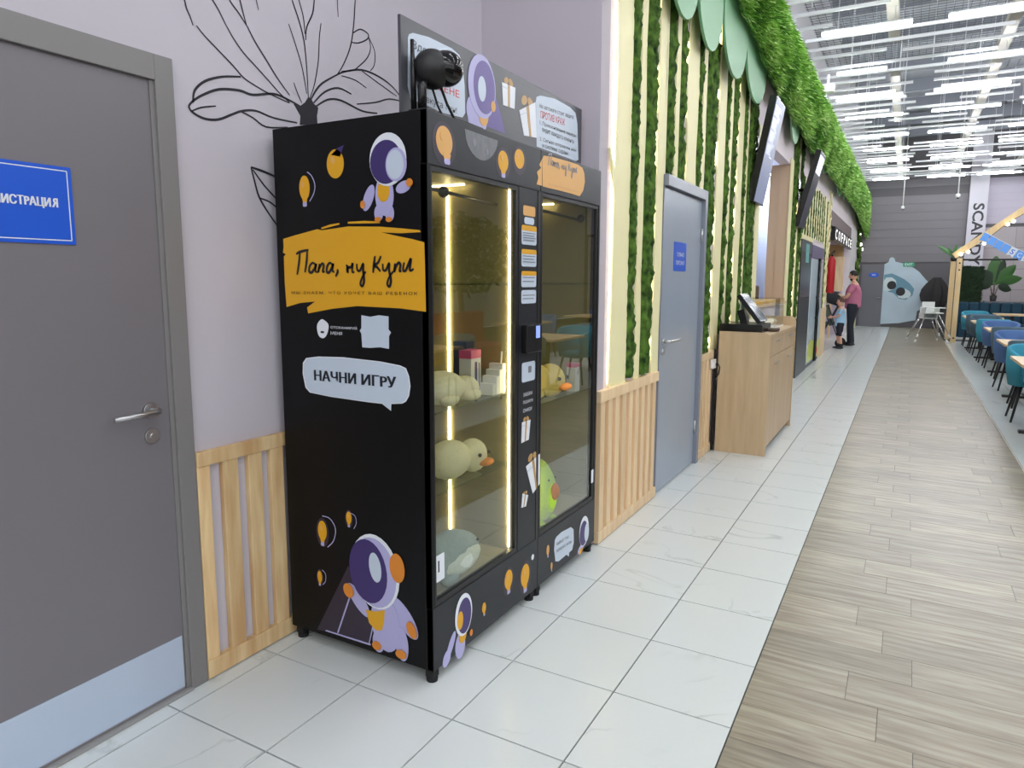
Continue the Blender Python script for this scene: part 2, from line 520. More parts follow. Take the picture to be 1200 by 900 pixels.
# near left wall with the painted tree
wl = box('wall_left', wall_paint, None, XL - 0.15, XL, -4.0, YA + 0.12, 0, 5.4, kind='structure')
wall_alcove = box('wall_alcove', alcove_paint, None, XL, XW, YA, YA + 0.12, 0, 5.4, kind='structure')
tree = MB()
fw = plane_x(XL)
def stroke(pts, w):
    p = smooth_curve(pts, 4)
    n = len(p)
    ww = [w * (0.55 + 0.45 * math.sin(PI * min(0.9, 0.15 + 0.8 * i / n))) for i in range(n)]
    tree.ribbon(p, fw, ww, 0, 0.0012)
for w, pts in [
    (.0062, [(1.6909,2.4149),(1.7231,2.3886),(1.7793,2.3534),(1.838,2.3167),(1.8804,2.2866),(1.9317,2.2704),(1.9954,2.256),(2.1022,2.2415)]),
    (.0062, [(1.8153,2.4532),(1.8438,2.4168),(1.8856,2.3779),(1.9423,2.3413),(2.0014,2.3031),(2.056,2.2672),(2.1023,2.2443)]),
    (.0070, [(1.9076,2.4816),(1.9408,2.4348),(1.9917,2.3808),(2.0446,2.3245),(2.1037,2.2725)]),
    (.0062, [(1.6367,2.5261),(1.6494,2.4861),(1.6555,2.4602),(1.6672,2.4381),(1.6773,2.4107)]),
    (.0062, [(1.7282,2.5584),(1.7619,2.524),(1.7856,2.4969),(1.8146,2.4529)]),
    (.0066, [(1.8198,2.5907),(1.8348,2.5486),(1.8744,2.5137),(1.9061,2.4811)]),
    (.0066, [(1.8641,2.5943),(1.8803,2.5639),(1.893,2.5197),(1.9061,2.4811)]),
    (.0050, [(1.9493,2.6118),(1.956,2.5894),(1.9652,2.5553)]),
    (.0092, [(1.6606,2.1477),(1.67,2.1905),(1.7134,2.2324),(1.786,2.2657),(1.8689,2.2863)]),
    (.0100, [(1.6567,2.1492),(1.6963,2.1791),(1.7687,2.2171),(1.8583,2.2343),(1.9203,2.2324),(2.02,2.2589),(2.0888,2.2547),(2.1603,2.2406)]),
    (.0092, [(1.6567,2.1492),(1.6435,2.1301),(1.6583,2.1124),(1.7052,2.1007),(1.7622,2.1096),(1.8227,2.1401),(1.8695,2.1622),(1.9332,2.1755),(2.0151,2.1664),(2.1385,2.1707)]),
    (.0062, [(1.6519,2.1157),(1.6937,2.1373),(1.7535,2.1549)]),
    (.0070, [(1.8662,2.1578),(1.9156,2.1464),(1.9793,2.1241),(2.0867,2.1432)]),
    (.0070, [(2.1191,2.6832),(2.1351,2.6497),(2.1676,2.5815),(2.1916,2.5086),(2.2015,2.4031),(2.2051,2.2806)]),
    (.0060, [(2.1606,2.6977),(2.1715,2.662),(2.1924,2.6026),(2.1985,2.5375)]),
    (.0070, [(2.2602,2.7324),(2.2564,2.6906),(2.2442,2.6326),(2.2092,2.5677),(2.2011,2.5141)]),
    (.0055, [(2.1125,2.5511),(2.1446,2.4817),(2.177,2.3967),(2.1966,2.2993)]),
    (.0055, [(2.2913,2.6093),(2.2788,2.5477),(2.2684,2.4481),(2.2405,2.3441),(2.2129,2.2851)]),
    (.0050, [(2.3948,2.7793),(2.393,2.7366),(2.3942,2.6667)]),
    (.0070, [(2.5088,2.819),(2.5049,2.7743),(2.4893,2.6533),(2.4639,2.5586),(2.4177,2.4734),(2.3734,2.416)]),
    (.0070, [(2.4817,2.6248),(2.5338,2.6581),(2.5858,2.6529),(2.5781,2.6282),(2.5203,2.5951),(2.4758,2.5852)]),
    (.0060, [(2.5856,2.6454),(2.6001,2.597),(2.5751,2.5449),(2.5164,2.4919),(2.4822,2.4683),(2.4059,2.4429)]),
    (.0055, [(2.59,2.6392),(2.628,2.5897),(2.6236,2.5275),(2.5941,2.4924)]),
    (.0085, [(2.3736,2.4189),(2.4273,2.4469),(2.5386,2.4827),(2.6555,2.4818),(2.754,2.4586),(2.8307,2.4134)]),
    (.0092, [(2.2184,2.2808),(2.2493,2.3253),(2.2903,2.3658),(2.3736,2.4189)]),
    (.0085, [(2.2333,2.2702),(2.2986,2.3297),(2.3818,2.3662),(2.4649,2.3592)]),
    (.0092, [(2.2403,2.2549),(2.3175,2.3028),(2.4008,2.3169),(2.5319,2.3004),(2.6378,2.3116)]),
    (.0070, [(2.4989,2.3235),(2.6274,2.3591),(2.7268,2.3967),(2.8305,2.4068)]),
    (.0055, [(2.4051,2.4239),(2.4917,2.4263),(2.5657,2.4095)]),
    (.0055, [(2.5384,2.4782),(2.6545,2.4506),(2.7837,2.4223)]),
    (.0055, [(2.1281,2.328),(2.1479,2.2882),(2.1684,2.256)]),
    (.0100, [(1.8971,1.9578),(1.9534,1.95),(2.0236,1.9354)]),
    (.0085, [(1.8971,1.9578),(1.9103,1.9078),(1.9312,1.8448),(1.9779,1.7827),(2.0219,1.7344)]),
    (.0075, [(1.9046,1.9498),(1.9587,1.894),(2.0256,1.8411)]),
    (.0070, [(1.9312,1.8448),(1.9806,1.8339),(2.0239,1.8083)]),
]:
    stroke(pts, w)
tree.prism([(2.1239,2.2437),(2.1604,2.2434),(2.1855,2.2625),(2.2055,2.289),(2.2224,2.2844),(2.2332,2.2688),(2.2598,2.2563),(2.2504,2.2206),(2.2526,2.1844),(2.1529,2.1653),(2.1584,2.202)], fw, 0, 0.0013)
obj('painted_tree', tree, ink, wl, label='black line drawing of a branching tree painted on the wall')

# wall beyond the alcove: backing with two openings
WT = 0.14
w2 = MB()
w2.box(XW - WT, XW, YA + 0.12, 8.0, 0, 4.5)
w2.box(XW - WT, XW, 8.0, 10.2, 0, 1.23)
w2.box(XW - WT, XW, 8.0, 10.2, 3.12, 4.5)
w2.box(XW - WT, XW, 10.2, 15.9, 0, 4.5)
w2.box(XW - WT, XW, 15.9, 21.7, 3.02, 4.5)
w2.box(XW - WT, XW, 21.7, YB, 0, 4.5)
wl2 = obj('wall_left', w2, lit_paint, None, kind='structure')
box('wall_left', M('white_upper_wall', (214, 214, 218), 0.7), None, XW - WT, XW, YA + 0.12, YB, 4.5, 6.6, kind='structure')

def moss(y0, y1, z0, z1, x0, depth=0.05, seed=0):
    """preserved moss strip with a ragged outline"""
    y1 -= min(0.016 * y1 / 1.5, 0.22 * (y1 - y0)); depth *= 0.72
    rnd_ = random.Random(seed)
    ny = max(5, int((y1 - y0) / 0.018)); nz = int((z1 - z0) / 0.02)
    b = bmesh.new(); g = []
    for k in range(nz + 1):
        z = z0 + (z1 - z0) * k / nz
        el = 0.012 * noise.noise((z * 3, seed, 0)) + 0.014 * noise.noise((z * 23, seed, 3))
        er = 0.034 * noise.noise((z * 3.1, seed, 9)) + 0.020 * noise.noise((z * 13, seed, 5)) + 0.018 * noise.noise((z * 37, seed, 2))
        row = []
        for i in range(ny + 1):
            t = i / ny
            y = y0 + el + (y1 + er - y0 - el) * t
            edge = min(1.0, 4.0 * min(t, 1 - t) + 0.05)
            p = Vector((y * 13, z * 13, seed))
            q = noise.noise(p) * 0.75 + noise.noise(p * 2.1) * 0.5 + noise.noise(p * 4.7) * 0.3
            x = x0 + depth * edge ** 0.5 * (0.62 + 0.6 * q)
            row.append(b.verts.new((max(x, x0), y + 0.006 * noise.noise(p * 3), z + 0.008 * noise.noise(p * 3 + Vector((7, 7, 7))))))
        g.append(row)
    for a, c in zip(g, g[1:]):
        for i in range(ny):
            f = b.faces.new((a[i], a[i + 1], c[i + 1], c[i])); f.smooth = True
    return obj('moss_strip', b, mossm, wl2, kind='stuff', fixn=False)
def board(y0, y1, z0=0.88, z1=3.6, wob=0.0, seed=0, notch=None):
    """cream trunk-shaped board with gently wavy edges"""
    n = 40; L = []; R_ = []
    for k in range(n + 1):
        z = z0 + (z1 - z0) * k / n
        L.append((y0 + wob * noise.noise((z * 2.2, seed, 1)), z)); R_.append((y1 + wob * noise.noise((z * 2.2, seed, 7)), z))
    return obj('trunk_board', MB().prism(L + R_[::-1], plane_x(XW), 0.005, 0.016), cream, wl2)
def strip(y, z0=0.95, z1=3.5, m=None, w=0.012):
    if m: return box('led_strip', m, wl2, XW + 0.0002, XW + 0.0048, y - w / 2, y + w / 2, z0, z1)
    mb = MB(); r_ = random.Random(int(y * 100)); z = z0
    while z < z1:
        L_ = r_.uniform(0.05, 0.3)
        mb.box(XW + 0.0002, XW + 0.0048, y - w / 3, y + w / 3, z, min(z + L_, z1)); z += L_ + r_.uniform(0.08, 0.4)
    return obj('led_strip', mb, led_soft, wl2)
ZT = 3.7
# first trunk carries a short cut branch
b0 = [(3.735, 0.89), (3.745, 2.02), (3.735, 2.08), (3.70, 2.17), (3.672, 2.26), (3.69, 2.265), (3.715, 2.21), (3.745, 2.155), (3.752, 2.4), (3.765, 2.75), (3.745, 3.0), (3.74, 3.2), (3.735, ZT), (4.0, ZT), (4.0, 0.89)]
obj('trunk_board', MB().prism(b0, plane_x(XW), 0.005, 0.016), cream, wl2)
strip(3.742, 0.93, 3.6, led_m, 0.012)
moss(3.99, 4.16, 0.93, ZT, XW + 0.002, 0.0655, 1)
board(4.145, 4.245, 0.88, ZT, 0.02, 2)
moss(4.25, 4.49, 0.92, ZT, XW + 0.002, 0.075, 3)
board(4.49, 4.635, 0.885, ZT, 0.012, 4)
board(4.63, 4.665, 2.25, ZT, 0.0, 4)
strip(4.478, 1.0, ZT)
moss(4.675, 4.86, 2.26, ZT, XW + 0.002, 0.065, 5)
board(4.855, 4.945, 2.25, ZT, 0.016, 6)
moss(4.945, 5.135, 2.26, ZT, XW + 0.002, 0.065, 7)
strip(5.14, 2.3, ZT)
board(5.15, 5.43, 2.25, ZT, 0.035, 8)
moss(5.425, 5.57, 2.26, ZT, XW + 0.002, 0.065, 9)
board(5.56, 5.665, 2.25, ZT, 0.016, 10)
moss(5.70, 6.06, 0.92, ZT, XW + 0.002, 0.075, 11)
strip(6.08, 0.95, ZT, None, 0.022)
board(6.09, 6.34, 0.90, ZT, 0.02, 12)
moss(6.35, 6.5, 1.05, ZT, XW + 0.002, 0.065, 13)
board(6.49, 6.6, 1.05, ZT, 0.016, 14)
moss(6.6, 6.83, 1.05, ZT, XW + 0.002, 0.065, 15)
strip(6.845, 1.1, ZT, None, 0.03)
board(6.86, 7.09, 1.05, ZT, 0.016, 16)
moss(7.1, 7.23, 1.05, ZT, XW + 0.002, 0.065, 17)
board(7.22, 7.33, 1.05, ZT, 0.016, 18)
moss(7.34, 7.84, 1.05, ZT, XW + 0.002, 0.075, 19)
board(7.86, 8.06, 1.05, 3.2, 0.012, 20)
board(10.16, 10.42, 0.0, 3.2, 0.012, 21)
moss(10.43, 10.9, 0.3, ZT, XW + 0.002, 0.075, 22)
strip(10.92, 0.6, 3.0, None, 0.04)
board(10.94, 11.08, 0.0, ZT, 0.02, 23)
moss(11.09, 11.42, 0.3, ZT, XW + 0.002, 0.075, 24)
board(11.42, 11.52, 0.0, 2.3, 0.0, 25)
k = 0
y = 11.5
while y < 14.7:       # thin slats over the coolers
    moss(y, y + 0.2, 2.28, 3.14 - 0.02 * (k % 3), XW + 0.002, 0.045, 30 + k)
    board(y + 0.19, y + 0.32, 2.26, 3.15, 0.01, 60 + k)
    y += 0.33; k += 1
board(14.82, 14.97, 0.0, 3.15, 0.01, 90)
moss(14.98, 15.2, 1.0, 3.1, XW + 0.002, 0.05, 91)
strip(15.22, 1.0, 3.0, None, 0.015)
board(15.25, 15.38, 1.0, 3.15, 0.01, 92)
box('slat_panel', pine_pale, wl2, XW, XW + 0.03, 14.98, 15.9, 0.0, 1.0)
lat = MB()
for q in range(9):
    z = 1.1 + q * 0.25
    lat.tube([(XW + 0.02, 15.42, z), (XW + 0.02, 15.8, z + 0.25)], 0.018, 5)
    lat.tube([(XW + 0.02, 15.8, z), (XW + 0.02, 15.42, z + 0.25)], 0.018, 5)
obj('lattice', lat, cream, wl2)
board(15.8, 15.9, 1.0, 3.15, 0.0, 93)
# reveals of the serving hatch
rv = MB()
rv.box(-1.78, XW - WT, 10.2, 10.3, 1.23, 3.12)
rv.box(XW - WT, XW, 10.185, 10.1999, 1.23, 3.12)
obj('trim_1', rv, M('beige_reveal', (196, 168, 140), 0.5), None, kind='structure')
box('trim_2', pine_pale, None, -2.1, XW + 0.05, 8.02, 10.18, 1.232, 1.262, kind='structure')
box('wall_hatch', M('pale_blue_wall', (196, 212, 232), 0.6), None, -2.2, -2.1, 7.6, 13.0, 0.0, 3.6, kind='structure')
# far end of the left wall
box('trim_3', M('white_post', (222, 220, 220), 0.5), None, XW + 0.0005, XW + 0.03, 21.7, 23.9, 0, 3.1, kind='structure')
vp = MB()
for q in range(26):
    vp.ball((XW + 0.05, 24.3 + 1.2 * random.random(), 0.6 + q * 0.1), (0.07, 0.2, 0.1), 6, 4)
obj('vine', vp, mossm, wl2, kind='stuff')
board(25.6, 26.2, 0.0, 3.1, 0.05, 95)
# kiosk room behind the second opening
box('wall_kiosk_back', M('lilac_kiosk_wall', (190, 178, 190), 0.7), None, -2.6, -2.5, 14.2, 22.0, 0, 3.6, kind='structure')
box('wall_kiosk_far', M('lilac_kiosk_wall', (190, 178, 190), 0.7), None, -2.5, XW - WT, 21.7, 21.8, 0, 3.6, kind='structure')

# wainscots
def wainscot(name, label, x0, y0, y1, zb, zt, slats, rail, m, th=0.025, br=0.07, back=False):
    t = thing(name, label, 'slatted panel', (x0, (y0 + y1) / 2, zb))
    box('top_rail', m, t, x0, x0 + th + 0.004, y0, y1, zt - rail, zt, 0.003)
    box('bottom_rail', m, t, x0, x0 + th + 0.004, y0, y1, zb, zb + br, 0.003)
    if back:
        box('back_board', M('tan_back_board', (202, 162, 124), 0.6), t, x0 + 0.0001, x0 + 0.004, y0, y1, zb + br, zt - rail)
        x0 += 0.0041; th -= 0.0041
    for a, b in slats:
        box('slat', m, t, x0, x0 + th, a, b, zb + br, zt - rail, 0.003)
    return t
sl = [(1.5808,0.8485),(1.6298,0.8368),(1.6851,0.8403),(1.7532,0.8245),(1.8013,0.8306),(1.8666,0.8158),(1.9097,0.8239),(1.9753,0.8094)]
sl = [p[0] for p in sl]
wainscot('wainscot', 'knotty pine slatted panel between the near grey door and the black cabinet', XL, 1.576, 2.01, 0.006, 0.892, [(sl[0] - 0.004, sl[1]), (sl[2], sl[3]), (sl[4], sl[5]), (sl[6], sl[7])], 0.055, pine)
wainscot('wainscot', 'pale slatted panel between the black cabinets and the blue-grey door', XW, 3.565, 4.60, 0.006, 0.905, [(3.575 + i * 0.115, 3.575 + i * 0.115 + 0.062) for i in range(9)], 0.065, pine_pale, 0.035, back=True)
wainscot('wainscot', 'narrow pale slatted panel between the blue-grey door and the oak counter', XW, 5.705, 6.165, 0.006, 0.915, [(5.712 + i * 0.112, 5.712 + i * 0.112 + 0.062) for i in range(4)], 0.065, pine_pale, 0.035, back=True)

# doors
d1 = MB(); d1.box(XL, XL + 0.008, 0.60, 1.492, 0.018, 2.18)
d1o = obj('door_1', d1, grey_paint, None, kind='structure')
fr_ = MB()
fr_.box(XL, XL + 0.023, 1.508, 1.574, 0, 2.268, 0.002)
fr_.box(XL, XL + 0.013, 1.4925, 1.5079, 0, 2.183)
obj('frame', fr_, grey_frame, d1o)
fr_ = MB()
fr_.box(XL, XL + 0.023, 0.52, 1.5076, 2.184, 2.268, 0.002)
fr_.box(XL, XL + 0.023, 0.52, 0.592, 0, 2.183, 0.002)
obj('frame', fr_, grey_frame, d1o)
box('threshold', M('grey_stone_sill', (150, 149, 147), 0.6), d1o, XL, XL + 0.03, 0.592, 1.508, 0.0005, 0.010)
box('kick_plate', kick, d1o, XL + 0.008, XL + 0.011, 0.61, 1.486, 0.022, 0.222, label='brushed steel kick plate')
hp = [(1.423,1.0776),(1.3033,1.0803),(1.4265,0.9931)]
def lever(parent, x, y, z, dy, L, m=steel, lock_dz=-0.09, r=0.026):
    hb = MB()
    hb.tube([(x, y, z), (x + 0.012, y, z)], r, 20)
    hb.tube([(x + 0.012, y, z), (x + 0.05, y, z), (x + 0.056, y + dy * 0.012, z), (x + 0.056, y + dy * L * 0.6, z - 0.002), (x + 0.05, y + dy * L, z - 0.004)], [0.011, 0.011, 0.010, 0.009, 0.008], 10)
    obj('handle', hb, m, parent, label='steel lever handle')
    lb = MB()
    lb.tube([(x, y, z + lock_dz), (x + 0.010, y, z + lock_dz)], r, 20)
    lb.tube([(x + 0.010, y, z + lock_dz), (x + 0.014, y, z + lock_dz)], r * 0.4, 12)
    lb.box(x + 0.0141, x + 0.015, y - 0.002, y + 0.002, z + lock_dz - 0.008, z + lock_dz + 0.008)
    obj('lock', lb, m, parent, label='steel lock cylinder')
lever(d1o, XL + 0.008, hp[0][0], hp[0][1] + 0.0, -1, 0.15)
sg = [(1.2254,1.8596),(1.2202,1.629)]
sy1 = (sg[0][0] + sg[1][0]) / 2; sz1 = sg[0][1]; sz0 = sg[1][1]
sy0 = sy1 - 0.335
sgt = thing('door_sign', 'blue office sign with white lettering on the near grey door', 'sign', (XL + 0.008, (sy0 + sy1) / 2, sz0))
box('plate', blue_sign, sgt, XL + 0.008, XL + 0.012, sy0, sy1, sz0, sz1)
bd = MB(); fs = plane_x(XL + 0.012)
m_ = 0.012
for q in ([(sy0 + m_, sz0 + m_), (sy1 - m_, sz0 + m_)], [(sy0 + m_, sz1 - m_), (sy1 - m_, sz1 - m_)], [(sy0 + m_, sz0 + m_), (sy0 + m_, sz1 - m_)], [(sy1 - m_, sz0 + m_), (sy1 - m_, sz1 - m_)]):
    bd.ribbon(q, fs, 0.003, 0, 0.0005)
obj('border', bd, white_p, sgt)
lu0, lu1, lv0, lv1 = sy0 + 0.035, sy1 - 0.045, (sz0 + sz1) / 2 - 0.012, (sz0 + sz1) / 2 + 0.020
lv_ = lv0 + 0.0055
letters('lettering', 'АДМИНИСТPАЦИ', sgt, fs, lu0, lu0 + (lu1 - lu0) * 0.922, lv0, lv1, white_p, heavy=0.0014)
letters('lettering', 'R', sgt, fs, 0, 1, 0, 1, white_p, heavy=0.0014, rot=lambda a, q: (lu1 - (lu1 - lu0) * 0.058 * a, lv_ + (lv1 - lv_) * q))

D2 = (4.648, 5.700)
d2 = MB(); d2.box(XW, XW + 0.02, 4.66, 5.625, 0.012, 2.165)
d2o = obj('door_2', d2, blue_grey, None, kind='structure')
fr_ = MB()
fr_.box(XW, XW + 0.05, 5.632, 5.70, 0, 2.25, 0.003)
fr_.box(XW, XW + 0.05, D2[0], 5.6319, 2.175, 2.25, 0.003)
fr_.box(XW, XW + 0.022, 4.64, 4.656, 0, 2.175)
obj('frame', fr_, M('blue_grey_frame', (128, 134, 146), 0.35), d2o)
lever(d2o, XW + 0.02, 4.715, 1.105, 1, 0.26, steel, -0.075, 0.022)
hb = MB()
for z in (0.32, 1.9):
    hb.tube([(XW + 0.028, 5.628, z - 0.05), (XW + 0.028, 5.628, z + 0.05)], 0.009, 8)
obj('hinge', hb, steel, d2o)
sq = [(4.9073,1.8116),(5.2142,1.8017),(5.2169,1.603)]
st = thing('door_sign', 'small blue sign with two white words on the blue-grey door', 'sign', (XW + 0.02, 5.1, 1.6))
ya, yb, za, zb_ = sq[0][0], sq[2][0], sq[2][1], sq[0][1]
box('plate', blue_sign, st, XW + 0.02, XW + 0.023, ya, yb, za, zb_)
letters('lettering', 'ТОЛЬКО', st, plane_x(XW + 0.023), ya + 0.06, yb - 0.06, za + 0.105, za + 0.135, white_p, bold=0.01)
letters('lettering', 'ПЕРСОНАЛ', st, plane_x(XW + 0.023), ya + 0.05, yb - 0.05, za + 0.045, za + 0.075, white_p, bold=0.01)

# far wall
wb = box('wall_back', M('dark_grey_wall', (98, 96, 100), 0.7), None, -4.0, 9.0, YB, YB + 0.2, 0, 6.6, kind='structure')
sid = M('grey_siding', (124, 121, 127), 0.6, rnd=0.05)
sil = M('lilac_siding', (186, 180, 196), 0.6, rnd=0.03)
sp_ = M('pinkish_wall_panel', (178, 170, 174), 0.6, rnd=0.04)
q0 = q1 = q2 = None
for i in range(12):
    z = 2.2 + i * 0.275
    if i == 8: continue
    if z > 5: break
    if q0 is None: q0 = box('siding_panel', sid, wb, -1.5, 1.53, YB - 0.03, YB - 0.001, z, z + 0.268)
    else: instance(q0, wb, (0.015, YB - 0.0155, z), 'siding_panel')
for i in range(6):
    z = 3.4 + i * 0.24
    if q1 is None: q1 = box('siding_panel', sil, wb, 2.06, 8.9, YB - 0.03, YB - 0.001, z, z + 0.236)
    else: instance(q1, wb, (5.48, YB - 0.0155, z), 'siding_panel')
for i in range(8):
    for j in range(5):
        if q2 is None: q2 = box('wall_panel', sp_, wb, 2.06, 2.90, YB - 0.02, YB - 0.001, 0, 0.65)
        else: instance(q2, wb, (2.48 + i * 0.848, YB - 0.0105, j * 0.66), 'wall_panel')
colm = box('column', M('white_column', (206, 204, 214), 0.55), None, 1.54, 2.05, YB - 0.25, YB - 0.031, 0.0, 6.4, kind='structure')
rc = [1.0]
def rot_txt(a, q):
    # letters run downwards, their tops to the right
    return 1.665 + 0.31 * q, 4.04 - a * 1.96
letters('lettering', 'SCANDY', colm, plane_y(YB - 0.25), 0, 1, 0, 1, M('dark_letter', (52, 52, 60), 0.5), rot=rot_txt, bold=0.025)
d3 = box('door_3', M('dark_grey_door', (106, 107, 115), 0.45), None, -1.44, -0.745, YB - 0.06, YB - 0.001, 0.005, 2.12, kind='structure')
st = thing('door_sign', 'small blue oval sign on the dark grey door at the far wall', 'sign', (-1.03, YB - 0.06, 1.72))
obj('plate', MB().prism(ell(-1.05, 1.77, 0.16, 0.085), plane_y(YB - 0.06), 0, 0.008), blue_sign, st)
letters('lettering', 'WC', st, plane_y(YB - 0.068), -1.11, -0.99, 1.74, 1.80, white_p, bold=0.01)
hb = MB(); hb.tube([(-0.79, YB - 0.06, 1.0), (-0.79, YB - 0.1, 1.0), (-0.92, YB - 0.1, 1.0)], 0.012, 6)
obj('handle', hb, steel, d3)
# pale blue round creature mural beside that door
mu_ = thing('wall_mural', 'pale blue rounded mural cut-out on the far grey wall beside the dark door', 'mural', (0.0, YB - 0.03, 0.1))
fm = plane_y(YB - 0.031)
blu = M('pale_blue_mural', (190, 210, 224), 0.6, var=0.2, scale=2)
pts = [(-0.7617,2.1258),(-0.628,2.2021),(-0.6024,2.3362),(-0.536,2.374),(-0.4578,2.3351),(-0.4225,2.2201),(-0.1795,2.1616),(0.099,2.0467),(0.312,1.8762),(0.4946,1.65),(0.5841,1.5562),(0.6969,1.5948),(0.7341,1.4444),(0.6197,1.292),(0.5562,1.2533),(0.6084,0.9886),(0.5943,0.722),(0.3379,0.5622),(0.3091,0.2537),(0.0918,0.2075),(-0.1777,0.1396),(-0.7497,0.0913)]
obj('body', MB().prism(pts, fm, 0, 0.006), blu, mu_)
fm2 = plane_y(YB - 0.037)
obj('mask_band', MB().prism([(-0.7386,1.7782),(-0.499,1.8252),(-0.2858,1.7222),(-0.1086,1.6273),(0.0714,1.4759),(0.2014,1.3056),(0.1656,1.0948),(-0.0269,0.9377),(-0.2345,0.9721),(-0.4197,1.1622),(-0.6851,1.2359)], fm2, 0, 0.003), M('teal_mural', (104, 148, 170), 0.6), mu_)
pal = M('pale_mural', (206, 222, 226), 0.6)
obj('round_patch', MB().prism([(-0.7441,1.5458),(-0.6626,1.6819),(-0.4902,1.6943),(-0.3624,1.5873),(-0.3347,1.4336),(-0.4275,1.2781),(-0.5968,1.2177),(-0.7165,1.2354)], plane_y(YB - 0.041), 0, 0.003), pal, mu_)
obj('round_patch', MB().prism([(-0.3362,1.2022),(-0.224,1.3193),(-0.0521,1.3023),(0.0718,1.2273),(0.1225,1.1324),(0.0696,1.0165),(-0.0977,0.9748),(-0.2543,1.0104)], plane_y(YB - 0.041), 0, 0.003), pal, mu_)
dkm = M('dark_mural', (28, 30, 36), 0.5)
for c in [(-0.4823,1.4243),(-0.1995,1.2119)]:
    obj('dark_spot', MB().prism(ell(c[0], c[1], 0.14, 0.145), plane_y(YB - 0.045), 0, 0.003), dkm, mu_)
ex = thing('exit_sign', 'small green exit sign above the mural on the far wall', 'sign', (-0.02, YB - 0.05, 2.05))
box('box', M('green_sign', (34, 120, 92), 0.4, emit=0.4), ex, -0.18, 0.15, YB - 0.07, YB - 0.031, 2.06, 2.19)
letters('lettering', 'EXIT', ex, plane_y(YB - 0.07), -0.13, 0.10, 2.085, 2.165, white_p, bold=0.01)

# hall shell out of sight behind and to the right (closes the room for light and reflections)
box('wall_right', M('hall_wall', (176, 172, 172), 0.8), None, 9.0, 9.2, 2.5, YB + 0.2, 0, 6.6, kind='structure')

# ceiling: deck, purlins, hanging grid
ceil = box('ceiling', M('grey_roof_deck', (196, 200, 210), 0.6), None, -4.0, 9.2, -5.2, YB + 0.2, 6.6, 6.75, kind='structure')
pm = M('grey_purlin', (150, 154, 164), 0.5)
for i in range(12):
    y = 4 + i * 2.0
    box('purlin', pm, ceil, -4.0, 9.0, y, y + 0.16, 6.2, 6.5)
rib = MB()
for i in range(65):
    x = -3.9 + i * 0.2
    rib.box(x, x + 0.07, -5, YB, 6.55, 6.598)
obj('deck_rib', rib, M('grey_roof_deck', (158, 160, 168), 0.6), ceil, kind='stuff')
slat_m = M('white_ceiling_slat', (236, 238, 242), 0.45)
rn = random.Random(5)
slats = [(9.23, -1.7, -1.15), (9.70, -1.5, -0.42), (9.35, -0.2, 0.55), (10.22, -1.7, -1.1), (10.75, -1.5, 3.0), (11.2, -1.68, 1.0), (11.6, -1.65, -0.5), (11.75, -0.3, 3.0), (12.25, -1.65, 0.9), (12.75, -1.6, 3.5)]
y = 6.3
while y < 26.3:
    if not any(abs(s_[0] - y) < 0.2 for s_ in slats):
        x = -1.7 + rn.random() * 0.25
        while x < 4.2:
            L_ = rn.choice((0.8, 1.1, 1.4, 2.6))
            slats.append((y, x, min(x + L_, 4.6)))
            x += L_ + rn.choice((0.3, 0.7, 1.4))
    y += 0.49
for (y, a, b) in slats:
    box('ceiling_slat', slat_m, ceil, a, b, y, y + 0.032, 4.85, 4.89)
bm_ = M('beige_ceiling_beam', (188, 184, 176), 0.5)
for x, y0, y1, z in ((-0.41, 5.0, 11.7, 4.98), (-0.43, 13.6, 17.4, 4.98), (-0.45, 19.0, 26.5, 4.98), (1.0, 4.0, 26.5, 4.98), (2.6, 4.0, 26.5, 4.98)):
    box('ceiling_beam', bm_, ceil, x - 0.07, x + 0.07, y0, y1, z, z + 0.13)
for x, y in ((-1.28, 9.6), (-1.05, 12.8), (-0.35, 13.0), (-0.3, 15.2), (0.1, 12.6), (-0.9, 15.0), (0.7, 17.0), (0.75, 13.4), (-0.5, 9.6), (-1.1, 17.6)):
    box('hanger_rod', slat_m, ceil, x - 0.008, x + 0.008, y - 0.008, y + 0.008, 4.9, 6.55)
net = MB()
for i in range(56):
    x = -1.7 + i * 0.10
    net.box(x, x + 0.006, 5.0, 14.0, 5.3, 5.306)
for j in range(90):
    y = 5.0 + j * 0.10
    net.box(-1.7, 3.9, y, y + 0.006, 5.3, 5.306)
obj('ceiling_net', net, M('grey_net', (112, 116, 124), 0.8), ceil, kind='stuff')
box('trim_4', slat_m, None, XW, XW + 0.05, 4.0, YB - 0.1, 4.455, 4.50, kind='structure')

# ================================================================== CEILING LAMPS
lamp_rows = [(10.23, [(-1.23, -0.17), (0.21, 1.0)]), (12.2, [(-1.21, -0.5), (0.29, 1.2)]), (13.95, [(-1.36, -0.3), (0.16, 1.25)]),
             (15.55, [(-1.33, -0.3), (0.17, 1.27)]), (17.65, [(-1.31, -0.21), (0.15, 1.23)]), (19.4, [(-1.2, -0.2), (0.23, 1.3)]),
             (21.3, [(-1.2, -0.2), (0.3, 1.3)]), (23.2, [(-1.2, -0.2), (0.3, 1.3)]), (25.0, [(-1.2, -0.2), (0.3, 1.3)]),
             (8.4, [(-1.2, -0.2), (0.3, 1.3)]), (6.5, [(-1.2, -0.2), (0.3, 1.3)]), (4.6, [(-1.2, -0.2), (0.3, 1.3)]), (2.7, [(-1.2, -0.2), (0.3, 1.3)]),
             (0.8, [(-1.2, -0.2), (0.3, 1.3)]), (-1.2, [(-1.2, -0.2), (0.3, 1.3)]), (-3.0, [(-1.2, -0.2), (0.3, 1.3)])]
ORD = ['nearest', 'second', 'third', 'fourth', 'fifth', 'sixth', 'seventh', 'eighth', 'farthest']
